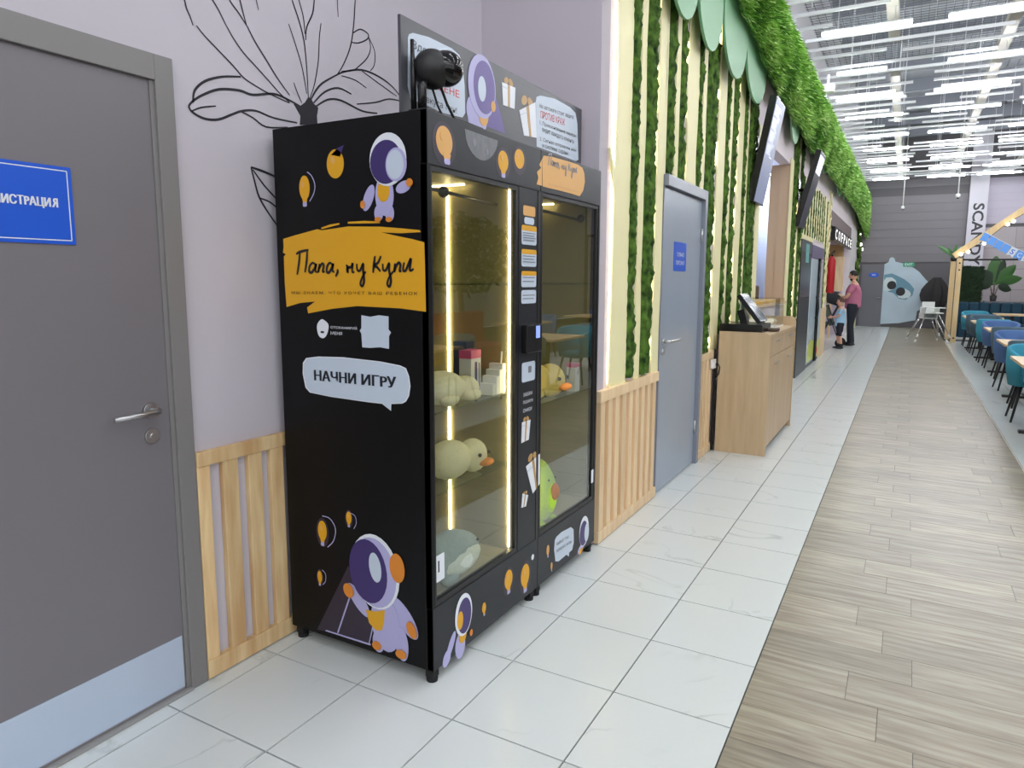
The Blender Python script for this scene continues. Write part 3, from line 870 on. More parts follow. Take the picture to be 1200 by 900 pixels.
def lamp(x0, x1, y, label):
    t = thing('linear_lamp', label, 'lamp', ((x0 + x1) / 2, y, 4.72), 'linear lamps of the open ceiling')
    box('housing', slat_m, t, x0, x1, y - 0.012, y + 0.012, 4.765, 4.80)
    box('diffuser', lamp_m, t, x0 + 0.01, x1 - 0.01, y - 0.018, y + 0.018, 4.742, 4.765, label='glowing white diffuser')
    rd = MB()
    for xx in (x0 + 0.2, x1 - 0.2): rd.box(xx - 0.004, xx + 0.004, y - 0.004, y + 0.004, 4.8, 6.599)
    obj('hanger_rod', rd, slat_m, t)
for i, (y, segs) in enumerate(lamp_rows):
    s_ = list(segs) + [(1.6, 2.7), (3.0, 4.1)]
    if y < 9: s_ += [(4.8, 5.9), (6.6, 7.7)]
    for k, (a, b) in enumerate(s_):
        if i < 9 and k < 2:
            lab = 'white linear ceiling lamp, %s row, over the %s' % (ORD[i], 'tiled walkway beside the green canopy' if k == 0 else 'wooden aisle')
        elif i < 9:
            lab = 'white linear ceiling lamp over the dining tables, %s row, %s of its row' % (ORD[i], 'third' if k == 2 else 'fourth')
        else:
            lab = 'white linear lamp overhead near the camera, %s row, %s from the wall' % (ORD[i - 9], ORD[k])
        lamp(a, b, y, lab)
t = thing('ceiling_speaker', 'small white box speaker hanging under the ceiling grid beside the green canopy', 'speaker', (-1.36, 12.5, 4.5))
box('body', white_plastic, t, -1.45, -1.25, 12.4, 12.55, 4.56, 4.68, 0.01)
box('bracket', slat_m, t, -1.37, -1.33, 12.46, 12.5, 4.68, 4.84)
for x, y, z0, lab in ((-0.31, 25.6, 3.85, 'white dome camera on a long rod in front of the dark grey far wall'), (0.95, 20.5, 3.62, 'white dome camera on a long rod before the white lettered column')):
    t = thing('dome_camera', lab, 'camera', (x, y, z0))
    obj('rod', MB().cyl(x, y, z0 + 0.12, 6.549, 0.014, n=8), white_plastic, t)
    obj('dome', MB().ball((x, y, z0 + 0.06), 0.06, 10, 8), white_plastic, t)
    obj('lens', MB().ball((x, y, z0 + 0.02), 0.035, 8, 6), black_plastic, t)

# ================================================================== GREEN CANOPY
can = thing('green_canopy', 'long canopy of artificial green foliage along the top of the left wall', 'canopy', (XW, 15.0, 3.2))
scs = [(3.30, 4.30, 3.18), (4.32, 5.02, 3.245), (5.02, 5.72, 3.24), (5.74, 6.62, 3.245), (6.64, 7.62, 3.25), (9.3, 10.1, 3.30), (11.9, 12.9, 3.32), (13.0, 13.6, 3.40), (15.6, 17.2, 3.35), (17.3, 18.0, 3.4)]
for i, (a, b, zb) in enumerate(scs):
    pts = [(a, 4.30), (a, zb + 0.42)] + [((a + b) / 2 - (b - a) / 2 * math.cos(t_), zb + 0.42 - 0.42 * math.sin(t_)) for t_ in [PI * k / 16 for k in range(1, 16)]] + [(b, zb + 0.42), (b, 4.30)]
    obj('scallop_board', MB().prism(pts, plane_x(XW), 0.085 + 0.006 * (i % 2), 0.105 + 0.006 * (i % 2)), scallop_m, can)
def zbot(y):
    z = 3.86 - 0.30 * min(1, max(0, (y - 5.6) / 2.4)) - 0.1 * min(1, max(0, (y - 8) / 3))
    z += 0.07 * noise.noise((y * 1.7, 0, 0)) + (0.25 if y < 5.3 else 0)
    if y > 21: z -= 0.08 * (y - 21)
    return z
def xsurf(y, s):       # s: 0 bottom .. 1 top
    return XW + 0.115 + 0.10 * math.sin(PI * min(1, s * 1.05)) * (1 if y < 24 else max(0.2, (26.6 - y) / 2.6))
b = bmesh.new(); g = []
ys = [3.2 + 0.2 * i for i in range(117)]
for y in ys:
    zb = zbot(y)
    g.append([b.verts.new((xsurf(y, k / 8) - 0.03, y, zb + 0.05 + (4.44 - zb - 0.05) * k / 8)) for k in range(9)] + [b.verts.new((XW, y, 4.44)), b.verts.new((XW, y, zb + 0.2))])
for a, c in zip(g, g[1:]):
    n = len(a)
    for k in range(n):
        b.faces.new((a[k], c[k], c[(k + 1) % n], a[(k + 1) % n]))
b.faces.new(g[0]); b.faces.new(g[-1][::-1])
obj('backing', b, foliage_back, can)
rn = random.Random(3)
V = []; Fc = []; Mi = []
NB = 85000
for i in range(NB):
    u = rn.random()
    y = 3.4 + 23.1 * (u ** 1.45)
    s = rn.random() ** 0.9
    zb = zbot(y)
    clump = noise.noise((y * 2.6, s * 3.0, 1.0))
    z = zb + (4.45 - zb) * s
    x = xsurf(y, s) + 0.035 * clump + 0.02 * rn.random()
    L_ = (0.05 + 0.06 * rn.random()) * (1 + 0.035 * (y - 5))
    w = (0.008 + 0.007 * rn.random()) * (1 + 0.06 * (y - 5))
    dx = 0.35 + 0.6 * rn.random(); dy = rn.uniform(-0.7, 0.7); dz = -rn.uniform(0.1, 1.0)
    d = Vector((dx, dy, dz)).normalized() * L_
    sd = Vector((rn.uniform(-0.3, 0.3), 1, rn.uniform(-0.6, 0.6))).normalized() * w
    p = Vector((x, y, z)); n = len(V)
    V += [p - sd * 0.5, p + d * 0.55 - sd, p + d, p + d * 0.55 + sd]
    Fc.append((n, n + 1, n + 2, n + 3))
    q = clump + rn.uniform(-0.5, 0.5)
    Mi.append(1 if q < -0.22 else (2 if q > 0.30 else 0))
me = D.meshes.new('foliage'); me.from_pydata([tuple(v) for v in V], [], Fc)
for m in leaf_m: me.materials.append(m)
me.polygons.foreach_set('material_index', Mi); me.update()
o = D.objects.new('foliage', me); C.objects.link(o); place(o, (0, 0, 0), None, kind='stuff')
o.parent = can; o.location = -WORLD[can.name]

# ================================================================== SCREENS
def tv(label, y0, y1, xb, zb, xt, zt, dark):
    t = thing('menu_screen', label, 'screen', (xb, (y0 + y1) / 2, zb))
    up = Vector((xt - xb, 0, zt - zb)); H = up.length; up.normalize()
    nrm = Vector((up.z, 0, -up.x)); yv = Vector((0, 1, 0))
    c = Vector((xb, (y0 + y1) / 2, zb)) + up * H / 2
    hw = (y1 - y0) / 2
    obj('body', MB().obox(c - nrm * 0.036, nrm, yv, up, 0.035, hw, H / 2), black_plastic, t)
    def fr(u, v, w):
        return Vector((xb, y0, zb)) + yv * u + up * v + nrm * w
    W = y1 - y0
    sm = M('menu_screen_dark' if dark else 'menu_screen_blue', (34, 38, 52) if dark else (108, 116, 140), 0.4, emit=0.1 if dark else 0.45, spec=0.25)
    obj('display', MB().prism([(0.012, 0.012), (W - 0.012, 0.012), (W - 0.012, H - 0.012), (0.012, H - 0.012)], fr, 0.0, 0.002), sm, t)
    mb = MB(); r2 = random.Random(int(y0 * 10))
    wm = M('screen_white', (226, 230, 245), 0.4, emit=0.5, spec=0.2)
    if dark:
        mb.prism([(0.05, H * 0.72), (W - 0.05, H * 0.72), (W - 0.05, H * 0.95), (0.05, H * 0.95)], fr, 0.002, 0.0025)
    else:
        for k in range(24):
            v = H * (0.46 + 0.02 * k)
            a = 0.05 + (0.2 if k % 6 == 0 else 0.0)
            mb.prism([(a, v), (a + (W - 0.1 - a) * r2.uniform(0.35, 0.95), v), (a + (W - 0.1 - a) * 0.6, v + 0.007), (a, v + 0.007)], fr, 0.002, 0.0025)
        mb.prism([(0.06, H * 0.88), (0.28, H * 0.88), (0.28, H * 0.93), (0.06, H * 0.93)], fr, 0.002, 0.0025)
    obj('menu_lines', mb, wm, t)
    mb = MB()
    mb.tube([(XW + 0.031, (y0 + y1) / 2, zb + 0.55), tuple(c - nrm * 0.07)], 0.022, 8)
    mb.box(XW + 0.001, XW + 0.03, (y0 + y1) / 2 - 0.1, (y0 + y1) / 2 + 0.1, zb + 0.4, zb + 0.7)
    obj('wall_bracket', mb, black_plastic, t)
tv('tall tilted menu screen with a bright blue display over the oak counter', 7.40, 7.93, -1.445, 2.34, -1.265, 3.36, False)
tv('tall tilted menu screen with a dark display beyond the serving hatch', 10.65, 11.25, -1.44, 2.31, -1.19, 3.36, True)

# ================================================================== VENDING CABINETS
XF, XB = -1.4775, -2.225
Y0, YS, Y1 = 1.9655, 2.800, 3.490
ZB, ZTOP = 0.055, 2.108
def cabinet(name, label, y0, y1, wa, wb, left):
    t = thing(name, label, 'vending machine', ((XF + XB) / 2, (y0 + y1) / 2, 0.0), 'black toy vending cabinets')
    side = box('side_panel', side_vinyl, t, XB, XF - 0.001, y0, y0 + 0.018, ZB, ZTOP - 0.001)
    box('side_panel', black_coat, t, XB, XF - 0.001, y1 - 0.018, y1, ZB, ZTOP - 0.001)
    box('back_panel', black_coat, t, XB + 0.0005, XB + 0.015, y0 + 0.018, y1 - 0.018, ZB, ZTOP - 0.001)
    box('top_panel', black_coat, t, XB + 0.015, XF - 0.03, y0 + 0.018, y1 - 0.018, ZTOP - 0.03, ZTOP - 0.001)
    box('bottom_panel', black_coat, t, XB + 0.015, XF - 0.03, y0 + 0.018, y1 - 0.018, ZB, ZB + 0.03)
    hd = box('header_panel', front_coat, t, XF - 0.03, XF, y0, y1, 1.925, ZTOP, 0.003)
    lp = box('lower_panel', front_coat, t, XF - 0.03, XF, y0, y1, ZB, 0.305, 0.003)
    fm = MB(); f = XF - 0.004
    lo, hi = 0.3051, 1.9249
    fm.box(XF - 0.03, f, y0, wa, lo, hi)
    fm.box(XF - 0.03, f, wb, wb + 0.022, lo, hi)
    fm.box(XF - 0.03, f, wa, wb, lo, lo + 0.022)
    fm.box(XF - 0.03, f, wa, wb, hi - 0.018, hi)
    obj('door_frame', fm, black_coat, t)
    box('window_pane', cab_glass, t, XF - 0.018, XF - 0.012, wa, wb, lo + 0.022, hi - 0.018, label='reflective glass door pane')
    cp = None
    if left:
        cp = box('control_panel', front_coat, t, XF - 0.03, XF - 0.002, wb + 0.0225, y1 - 0.022, lo, hi)
        box('edge_strip', black_coat, t, XF - 0.03, XF, y1 - 0.0215, y1, lo, hi)
    # lining
    ln = MB()
    ln.box(XB + 0.016, XF - 0.04, wb + 0.005, wb + 0.015, 0.30, 1.95)
    ln.box(XB + 0.016, XF - 0.04, y0 + 0.0181, y0 + 0.023, 0.30, 1.95)
    ln.box(XB + 0.0151, XB + 0.02, y0 + 0.023, wb + 0.005, 0.30, 1.95)
    ln.box(XB + 0.016, XF - 0.04, y0 + 0.023, wb + 0.005, 0.295, 0.312)
    ln.box(XB + 0.016, XF - 0.04, y0 + 0.023, wb + 0.005, 1.945, 1.955)
    obj('lining', ln, olive, t, label='olive inner lining')
    for z in ((1.518, 1.038, 0.722) if left else (1.518, 0.94)):
        box('shelf', shelf_glass, t, XB + 0.022, XF - 0.035, y0 + 0.024, wb + 0.004, z - 0.008, z, label='clear glass shelf')
    for yy, xx in (((wb - 0.0005, -1.835), (wb - 0.004, XF - 0.034)) if left else ((y0 + 0.03, XF - 0.045), (wb - 0.0005, -2.0))):
        box('led_strip', led_m, t, xx - (0.004 if xx < -1.7 else 0.003), xx + (0.004 if xx < -1.7 else 0.003), yy - 0.004, yy + 0.004, 0.33, 1.93)
    box('led_strip', led_m, t, XB + 0.3, XF - 0.25, (wb - 0.03), wb - 0.022, 1.938, 1.944)
    wc = MB()
    wc.tube([(XF - 0.07, wa + 0.02, 1.86), (XF - 0.07, wb - 0.05, 1.845)], 0.007, 8)
    wc.ball((XF - 0.07, wb - 0.06 if not left else wa + 0.16, 1.855), 0.022, 8, 6)
    obj('webcam', wc, black_plastic, t, label='small black webcam bar')
    for xx in (XF - 0.03, XB + 0.03):
        for yy in (y0 + 0.03, y1 - 0.03):
            ft = MB(); ft.cyl(xx, yy, 0.0, 0.018, 0.022, n=12); ft.box(xx - 0.018, xx + 0.018, yy - 0.018, yy + 0.018, 0.0181, ZB - 0.0001)
            obj('foot', ft, rubber, t)
    return t, side, hd, lp, cp
vcL, sideL, hdL, lpL, cpL = cabinet('vending_cabinet', 'larger black toy vending cabinet with the yellow logo side and a control column', Y0, YS - 0.001, 1.995, 2.585, True)
vcR, sideR, hdR, lpR, cpR = cabinet('vending_cabinet', 'smaller black toy vending cabinet of the pair, next to the pale slats', YS + 0.001, Y1, 2.828, 3.450, False)

# ---- printed side
S = plane_y(Y0)
def bulb(parent, fr, cx, cz, w, h, base=True, tilt=0.0, ring=True, m=amber, flip=False):
    shp = []
    if ring:
        shp.append((plum_p, ell(cx, cz, w * 0.72, h * 0.62, tilt)))
    shp.append((m, ell(cx, cz + h * 0.08, w / 2, h * 0.42, tilt)))
    if base:
        bx = cx + math.sin(tilt) * h * 0.40; bz = cz - math.cos(tilt) * h * 0.40
        shp.append((m, [(bx - w * 0.24, bz + h * 0.14), (bx + w * 0.24, bz + h * 0.14), (bx + w * 0.18, bz - h * 0.02), (bx - w * 0.18, bz - h * 0.02)]))
        shp.append((lilac_p, rrect(bx, bz - h * 0.08, w * 0.36, h * 0.16, w * 0.08)))
    shp.append((amber_l, ell(cx - w * 0.15, cz + h * 0.2, w * 0.12, h * 0.12, 0.3)))
    return decal('bulb_print', parent, fr, shp)
def astronaut(parent, fr, A, parts):
    """generic spacesuit picture; parts are (material, polygon)"""
    return decal('spacesuit_print', parent, fr, parts)
def PE(c, rx, rz, rot=0.0):
    return ell(c[0], c[1], rx, rz, rot)
PXM = 0.00305     # metres per photo pixel on the side panel, roughly
c = [(-1.9011,1.948),(-2.0631,1.867),(-2.0304,0.5035),(-1.884,0.5873),(-2.0537,0.3044)]
bulb(sideL, S, c[0][0], c[0][1] - 0.004, 0.085, 0.125, base=False, ring=False)
decal('night_cap_print', sideL, S, [(purple_p, [(c[0][0] - 0.02, c[0][1] + 0.04), (c[0][0] + 0.025, c[0][1] + 0.03), (c[0][0] + 0.045, c[0][1] + 0.07), (c[0][0] + 0.015, c[0][1] + 0.062)])])
bulb(sideL, S, c[1][0], c[1][1], 0.055, 0.110, ring=False)
bulb(sideL, S, c[2][0], c[2][1], 0.048, 0.100)
bulb(sideL, S, c[3][0], c[3][1], 0.028, 0.060)
bulb(sideL, S, c[4][0], c[4][1], 0.026, 0.060)
arc = [(-2.0462,1.9341),(-2.0245,1.9188),(-2.0083,1.8862),(-2.0142,1.8548),(-2.0381,1.8242)]
rb = MB(); rb.ribbon(smooth_curve(arc), S, 0.004, 0, 0.0006)
arc = [(-2.0282,0.5746),(-1.9855,0.5701),(-1.9574,0.5325),(-1.9699,0.4803),(-2.0038,0.4465)]
rb.ribbon(smooth_curve(arc), S, 0.004, 0, 0.0012)
arc = [(-1.8761,0.6129),(-1.8516,0.6055),(-1.8452,0.5775),(-1.8597,0.5505)]
rb.ribbon(smooth_curve(arc), S, 0.003, 0, 0.0012)
arc = [(-2.0387,0.3418),(-2.0207,0.3283),(-2.0221,0.2972),(-2.0375,0.2783)]
rb.ribbon(smooth_curve(arc), S, 0.003, 0, 0.0012)
obj('glow_arc_print', rb, lilac_p, sideL)
# upper spacesuit
c = [(-1.649,1.951),(-1.657,1.9428),(-1.6149,1.931),(-1.6679,1.828),(-1.6714,1.8431),(-1.7437,1.8227),(-1.5823,1.853),(-1.6973,1.7663),(-1.646,1.7644),(-1.7688,1.7996),(-1.5519,1.8658)]
astronaut(sideL, S, None, [
    (lilac_p, PE(c[5], 0.022, 0.050, -0.45)), (lilac_p, PE(c[6], 0.035, 0.020, 0.3)),
    (lilac_p, PE(c[7], 0.020, 0.030)), (lilac_p, PE(c[8], 0.020, 0.030)),
    (lilac_p, PE(c[3], 0.042, 0.072)), (amber, PE(c[4], 0.028, 0.038)),
    (white_p, PE(c[0], 0.083, 0.092)), (purple_p, PE(c[1], 0.072, 0.076)),
    (lilac_p, PE((c[2][0] + 0.004, c[2][1]), 0.047, 0.058)), (bubble_p, PE(c[2], 0.038, 0.050)),
    (orange_p, PE(c[9], 0.010, 0.014)), (orange_p, PE(c[10], 0.014, 0.014)),
    (orange_p, PE((c[7][0], c[7][1] - 0.022), 0.014, 0.009)), (orange_p, PE((c[8][0], c[8][1] - 0.022), 0.014, 0.009))])
# brush stroke and handwritten logo
st_ = [(-2.1892,1.6857),(-2.1193,1.6991),(-2.0027,1.7186),(-1.9792,1.7137),(-1.8462,1.7243),(-1.6933,1.719),(-1.5995,1.7107),(-1.5139,1.702),(-1.5091,1.6949),(-1.5999,1.6932),(-1.6886,1.6987),(-1.6156,1.684),(-1.5495,1.6722),(-1.4949,1.6593),(-1.4929,1.5412),(-1.4919,1.4176),(-1.606,1.4266),(-1.8118,1.4298),(-1.939,1.4162),(-2.0667,1.3949),(-2.0717,1.418),(-2.0276,1.4421),(-2.1081,1.435),(-2.1851,1.4169),(-2.1901,1.5111),(-2.1892,1.6171),(-2.1773,1.6259),(-2.1935,1.6323),(-2.1884,1.6546)]
decal('brush_stroke', sideL, S, [(amber, st_), (amber, [(-1.9823,1.7232),(-1.9373,1.7337),(-1.8888,1.7381),(-1.889,1.7323),(-1.979,1.718)]), (amber, [(-1.8456,1.7409),(-1.768,1.7417),(-1.6928,1.7376),(-1.693,1.7311),(-1.8458,1.7343)])])
hw = [
    Z2 for Z2 in (
    [(-2.1182,1.6253),(-2.0979,1.6338),(-2.0509,1.6411)],
    [(-2.098,1.6321),(-2.105,1.5916),(-2.1174,1.5456)],
    [(-2.0584,1.6386),(-2.0627,1.6002),(-2.0748,1.5546)],
    [(-2.015,1.5825),(-2.0315,1.5913),(-2.0479,1.5782),(-2.0513,1.5581),(-2.0381,1.5546),(-2.0203,1.5721),(-2.0124,1.5877),(-2.0184,1.5616),(-2.0067,1.5547)],
    [(-1.9956,1.5876),(-2.0043,1.5547),(-1.9962,1.5738),(-1.9813,1.5876),(-1.9733,1.5806),(-1.9802,1.5582),(-1.9684,1.5582)],
    [(-1.9274,1.5822),(-1.9411,1.5908),(-1.9557,1.578),(-1.9589,1.5582),(-1.9473,1.5547),(-1.9325,1.5719),(-1.9237,1.5873),(-1.9294,1.5616),(-1.9191,1.5565)],
    [(-1.9048,1.5668),(-1.9029,1.5565),(-1.914,1.5394)],
    [(-1.8606,1.582),(-1.8517,1.5752),(-1.8525,1.5549),(-1.8541,1.5718),(-1.8337,1.5752),(-1.8264,1.5886),(-1.8298,1.5583),(-1.8186,1.5566)],
    [(-1.8063,1.5868),(-1.8049,1.565),(-1.7916,1.5617),(-1.7753,1.5867),(-1.7761,1.5609),(-1.7729,1.5233),(-1.7824,1.5047),(-1.791,1.5147),(-1.779,1.54),(-1.763,1.5584)],
    [(-1.7177,1.6144),(-1.7241,1.5815),(-1.7282,1.5534)],
    [(-1.6899,1.6141),(-1.7033,1.5913),(-1.7209,1.5799),(-1.7082,1.5732),(-1.6935,1.5584)],
    [(-1.6821,1.5863),(-1.6805,1.565),(-1.6678,1.5634),(-1.6524,1.5878),(-1.6531,1.5617),(-1.6455,1.5283),(-1.6524,1.5045),(-1.6628,1.5142),(-1.6537,1.5372),(-1.6342,1.5585)],
    [(-1.6252,1.5877),(-1.6301,1.5569),(-1.6213,1.5763),(-1.6085,1.5892),(-1.6004,1.5811),(-1.605,1.5601),(-1.5967,1.5617)],
    [(-1.5837,1.5907),(-1.5894,1.565),(-1.5782,1.5618),(-1.5634,1.5858),(-1.5529,1.6033),(-1.5587,1.5682),(-1.5537,1.5618),(-1.5415,1.5681)],
    )]
for a_, b_, wd in ((0, 7, 'Папа,'), (7, 9, 'ну'), (9, 14, 'купи')):
    lg = MB()
    for p in hw[a_:b_]:
        q = smooth_curve(p, 5); n = len(q)
        lg.ribbon(q, S, [0.0098 * (0.75 + 0.35 * math.sin(PI * i / (n - 1))) for i in range(n)], 0, 0.0028)
    obj('logo_lettering', lg, black_p, sideL, label='handwritten black word ' + wd)
def pb(L):
    return L[0][0], L[1][0], min(L[0][1], L[1][1]), max(L[0][1], L[1][1])
a = [(-2.1505,1.4666),(-1.5268,1.4866),(-2.1496,1.4828),(-1.5271,1.473)]
letters('lettering', 'МЫ ЗНАЕМ, ЧТО ХОЧЕТ ВАШ РЕБЕНОК', sideL, S, a[0][0], a[1][0], a[0][1] + 0.001, a[0][1] + 0.014, black_p, w=0.0028, spacing=1.35, slant=a[3][1] - a[0][1])
# scan hint
a = [(-1.9491,1.3403),(-1.8155,1.355),(-1.9501,1.3164),(-1.8909,1.3313)]
letters('lettering', 'ОТСКАНИРУЙ', sideL, S, a[0][0], a[1][0], a[0][1], a[0][1] + 0.012, white_p, bold=0.01)
letters('lettering', 'МЕНЯ', sideL, S, a[2][0], a[3][0], a[2][1], a[2][1] + 0.012, white_p, bold=0.01)
ic = [(-2.0131,1.3628),(-1.9962,1.374),(-1.9801,1.3697),(-1.9613,1.3551),(-1.9637,1.3311),(-1.9763,1.309),(-1.993,1.3),(-2.0124,1.3074),(-2.0213,1.3287),(-2.0217,1.348)]
cc = [(-1.9939,1.3241)][0]
decal('hand_icon', sideL, S, [(white_p, smooth_loop(ic)), (black_p, rrect(cc[0], cc[1], 0.018, 0.008, 0.003))])
q = [(-1.7921,1.3961),(-1.749,1.3915),(-1.7073,1.3987),(-1.662,1.3956),(-1.6632,1.3481),(-1.6519,1.3373),(-1.6615,1.3233),(-1.6627,1.2764),(-1.7048,1.2801),(-1.7526,1.2752),(-1.7919,1.2755),(-1.7945,1.3266),(-1.8026,1.3378),(-1.7938,1.3475)]
decal('blank_label', sideL, S, [(bubble_p, q)], label='blank pale label')
q = [(-2.1092,1.1518),(-2.1055,1.1969),(-2.0868,1.2169),(-2.0193,1.2268),(-1.8897,1.2317),(-1.7063,1.227),(-1.6134,1.2184),(-1.5851,1.2098),(-1.5716,1.1813),(-1.5661,1.1455),(-1.5731,1.1085),(-1.5878,1.0866),(-1.6051,1.0772),(-1.6575,1.0709),(-1.6593,1.0451),(-1.7018,1.0677),(-1.7712,1.0674),(-1.9604,1.0712),(-2.0733,1.0787),(-2.0962,1.0968)]
decal('speech_bubble', sideL, S, [(white_p, q), (bubble_p, [(u + (0.452 * 0 + (sum(p[0] for p in q) / len(q)) - u) * 0.02, v + ((sum(p[1] for p in q) / len(q)) - v) * 0.04) for u, v in q])])
a = [(-2.0425,1.1309),(-1.6326,1.1332),(-2.0405,1.1725),(-1.6317,1.1714)]
dU = a[1][0] - a[0][0]; dV = a[1][1] - a[0][1]
letters('lettering', 'НАЧНИ', sideL, S, a[0][0], a[0][0] + 0.525 * dU, a[0][1], a[2][1], navy_p, w=0.0022, heavy=0.0028, slant=dV * 0.525, label='lettering НАЧНИ')
letters('lettering', 'ИГPУ', sideL, S, a[0][0] + 0.60 * dU, a[1][0], a[0][1] + dV * 0.60, a[2][1] + dV * 0.60, navy_p, w=0.0022, heavy=0.0028, slant=dV * 0.40, label='lettering ИГРУ')
# lower spacesuit with purple beam
P3 = [(plum_p, [(-1.8942,0.3908),(-2.0806,0.0696),(-2.0264,0.0754),(-1.795,0.0778),(-1.7707,0.1507),(-1.8372,0.3039)]),
      (lilac_p, [(-1.8967,0.2549),(-1.8891,0.2547),(-1.9599,0.0856),(-1.9664,0.087)]),
      (lilac_p, [(-1.7751,0.1645),(-1.7703,0.1628),(-1.7923,0.0867),(-1.7959,0.0877)]),
      (lilac_p, [(-2.0317,0.0771),(-2.0261,0.0828),(-1.7849,0.0867),(-1.7875,0.0799)])]
decal('light_beam_print', sideL, S, P3)
def zc(L): return L
e = [(-1.7549,0.3961),(-1.7876,0.392),(-1.7576,0.3858),(-1.7067,0.1921),(-1.7451,0.1075),(-1.6281,0.1294),(-1.6176,0.2392),(-1.845,0.2571),(-1.642,0.4349),(-1.7517,0.0907),(-1.6291,0.088),(-1.5748,0.202),(-1.8917,0.2893)]
sy = 0.00118
astronaut(sideL, S, None, [
    (lilac_p, PE(e[6], 0.040, 0.095, 0.72)), (lilac_p, PE(e[7], 0.030, 0.080, 0.75)),
    (lilac_p, PE(e[4], 0.030, 0.045)), (lilac_p, PE(e[5], 0.032, 0.070, 0.1)),
    (lilac_p, PE(e[3], 0.072, 0.115, 0.1)),
    (amber, [(-1.8052,0.2258),(-1.7536,0.2326),(-1.7075,0.2499),(-1.7138,0.1952),(-1.7255,0.1605),(-1.756,0.1525),(-1.7895,0.1758)]),
    (white_p, PE(e[0], 0.122, 0.152, 0.12)), (lilac_p, PE((e[0][0] - 0.004, e[0][1] - 0.004), 0.112, 0.142, 0.12)), (orange_p, PE(e[8], 0.036, 0.058, 0.1)),
    (purple_p, PE(e[1], 0.096, 0.130, 0.1)), (bubble_p, PE((e[2][0] + 0.008, e[2][1] + 0.03), 0.030, 0.060, 0.15)),
    (orange_p, PE(e[9], 0.022, 0.018)), (orange_p, PE(e[10], 0.026, 0.018)), (orange_p, PE(e[11], 0.020, 0.034, 0.5)), (orange_p, PE(e[12], 0.024, 0.030, 0.5))])

# ---- printed front
Fr = plane_x(XF)
Fc_ = plane_x(XF - 0.002)
c = [(2.0644,2.006),(2.4705,1.9943),(2.6036,2.0293)]
bulb(hdL, Fr, c[0][0], c[0][1], 0.098, 0.125, tilt=0.3, m=amber_l)
bulb(hdL, Fr, c[1][0], c[1][1] + 0.005, 0.080, 0.100, m=amber)
bulb(hdL, Fr, c[2][0], c[2][1], 0.082, 0.095, base=False, m=amber)
mo = [(2.1942,2.0834),(2.3077,2.0826),(2.4285,2.0814),(2.4259,2.0638),(2.4128,2.0413),(2.3916,2.0189),(2.363,2.0009),(2.3318,1.9894),(2.3012,1.9874),(2.2713,1.9923),(2.242,2.005),(2.2191,2.0229),(2.2023,2.0477)]
cr = [(2.2598,2.0453),(2.3492,2.0252),(2.3137,2.0767)]
decal('moon_print', hdL, Fr, [(moon_p, mo), (grey_p, PE(cr[0], 0.012, 0.014)), (grey_p, PE(cr[1], 0.009, 0.011))])
lgp = [(2.8112,2.0671),(2.8246,2.0852),(2.9064,2.0928),(3.0413,2.0966),(3.1867,2.0992),(3.2466,2.0913),(3.2703,2.0666),(3.279,2.0257),(3.2598,1.9813),(3.2179,1.9487),(3.1258,1.9512),(2.9691,1.951),(2.8667,1.9495),(2.8176,1.95)]
decal('logo_brush_print', hdR, Fr, [(amber_l, lgp)])
lgq = [(2.8085,2.0666),(2.7845,2.0397),(2.801,2.0285),(2.7622,2.0047),(2.776,1.982),(2.7591,1.9516),(2.8107,1.9516)]
decal('logo_brush_print', hdL, Fr, [(amber_l, lgq)])
lz = [(2.8676,2.0379),(3.1824,2.0343),(2.8668,2.0723),(3.1811,2.0684),(2.8662,1.9715),(3.2015,1.9747)]
z0_, z1_ = lz[0][1], lz[2][1]
yy0, yy1 = lz[0][0], lz[1][0]
allp = [p for s_ in hw for p in s_]
hx0 = min(p[0] for p in allp); hx1 = max(p[0] for p in allp); hz0 = min(p[1] for p in allp); hz1 = max(p[1] for p in allp)
hl = MB()
for p in hw:
    q = smooth_curve([(yy0 + (u - hx0) / (hx1 - hx0) * (yy1 - yy0), z0_ - 0.012 + (v - hz0) / (hz1 - hz0) * 0.078) for u, v in p], 4)
    hl.ribbon(q, Fr, 0.0062, 0, 0.0016)
obj('logo_lettering', hl, grey_p, hdR, label='handwritten grey logo on the amber brush mark')
letters('lettering', 'МЫ ЗНАЕМ, ЧТО ХОЧЕТ ВАШ РЕБЕНОК', hdR, Fr, lz[4][0], lz[5][0], lz[4][1] - 0.008, lz[4][1] - 0.001, gold_p, w=0.0016)
# control column
def card(pts4, head, lines, lab=None):
    (ya, za), (yb, zb) = pts4
    y0_, y1_ = min(ya, yb), max(ya, yb); z0, z1 = min(za, zb), max(za, zb)
    sh = [(bubble_p, rrect((y0_ + y1_) / 2, (z0 + z1) / 2, y1_ - y0_, z1 - z0, 0.012))]
    if head:
        sh.append((amber, rrect((y0_ + y1_) / 2, z1 - (z1 - z0) * 0.14, y1_ - y0_, (z1 - z0) * 0.28, 0.010)))
    for k in range(lines):
        z = z1 - (z1 - z0) * (0.42 + 0.5 * k / max(1, lines))
        sh.append((grey_p, [(y0_ + 0.012, z), (y1_ - 0.014 - 0.01 * (k % 2), z), (y1_ - 0.014 - 0.01 * (k % 2), z + 0.004), (y0_ + 0.012, z + 0.004)]))
    return decal('instruction_card', cpL, Fc_, sh, label=lab)
cx = [(2.6426,1.8242),(2.7527,1.8339),(2.6957,1.7688),(2.633,1.6847),(2.7695,1.7741),(2.634,1.5902),(2.7713,1.6691),(2.635,1.5029),(2.773,1.5724),(2.6395,1.4302),(2.7644,1.4881),(2.6455,1.2184),(2.7894,1.3309)]
def midz(L, i, j): return (L[i][1] + L[j][1]) / 2
W_ = cx[4][0] - cx[3][0]
yc = (cx[3][0] + cx[4][0]) / 2
def vz(px_list): return px_list[0][1]
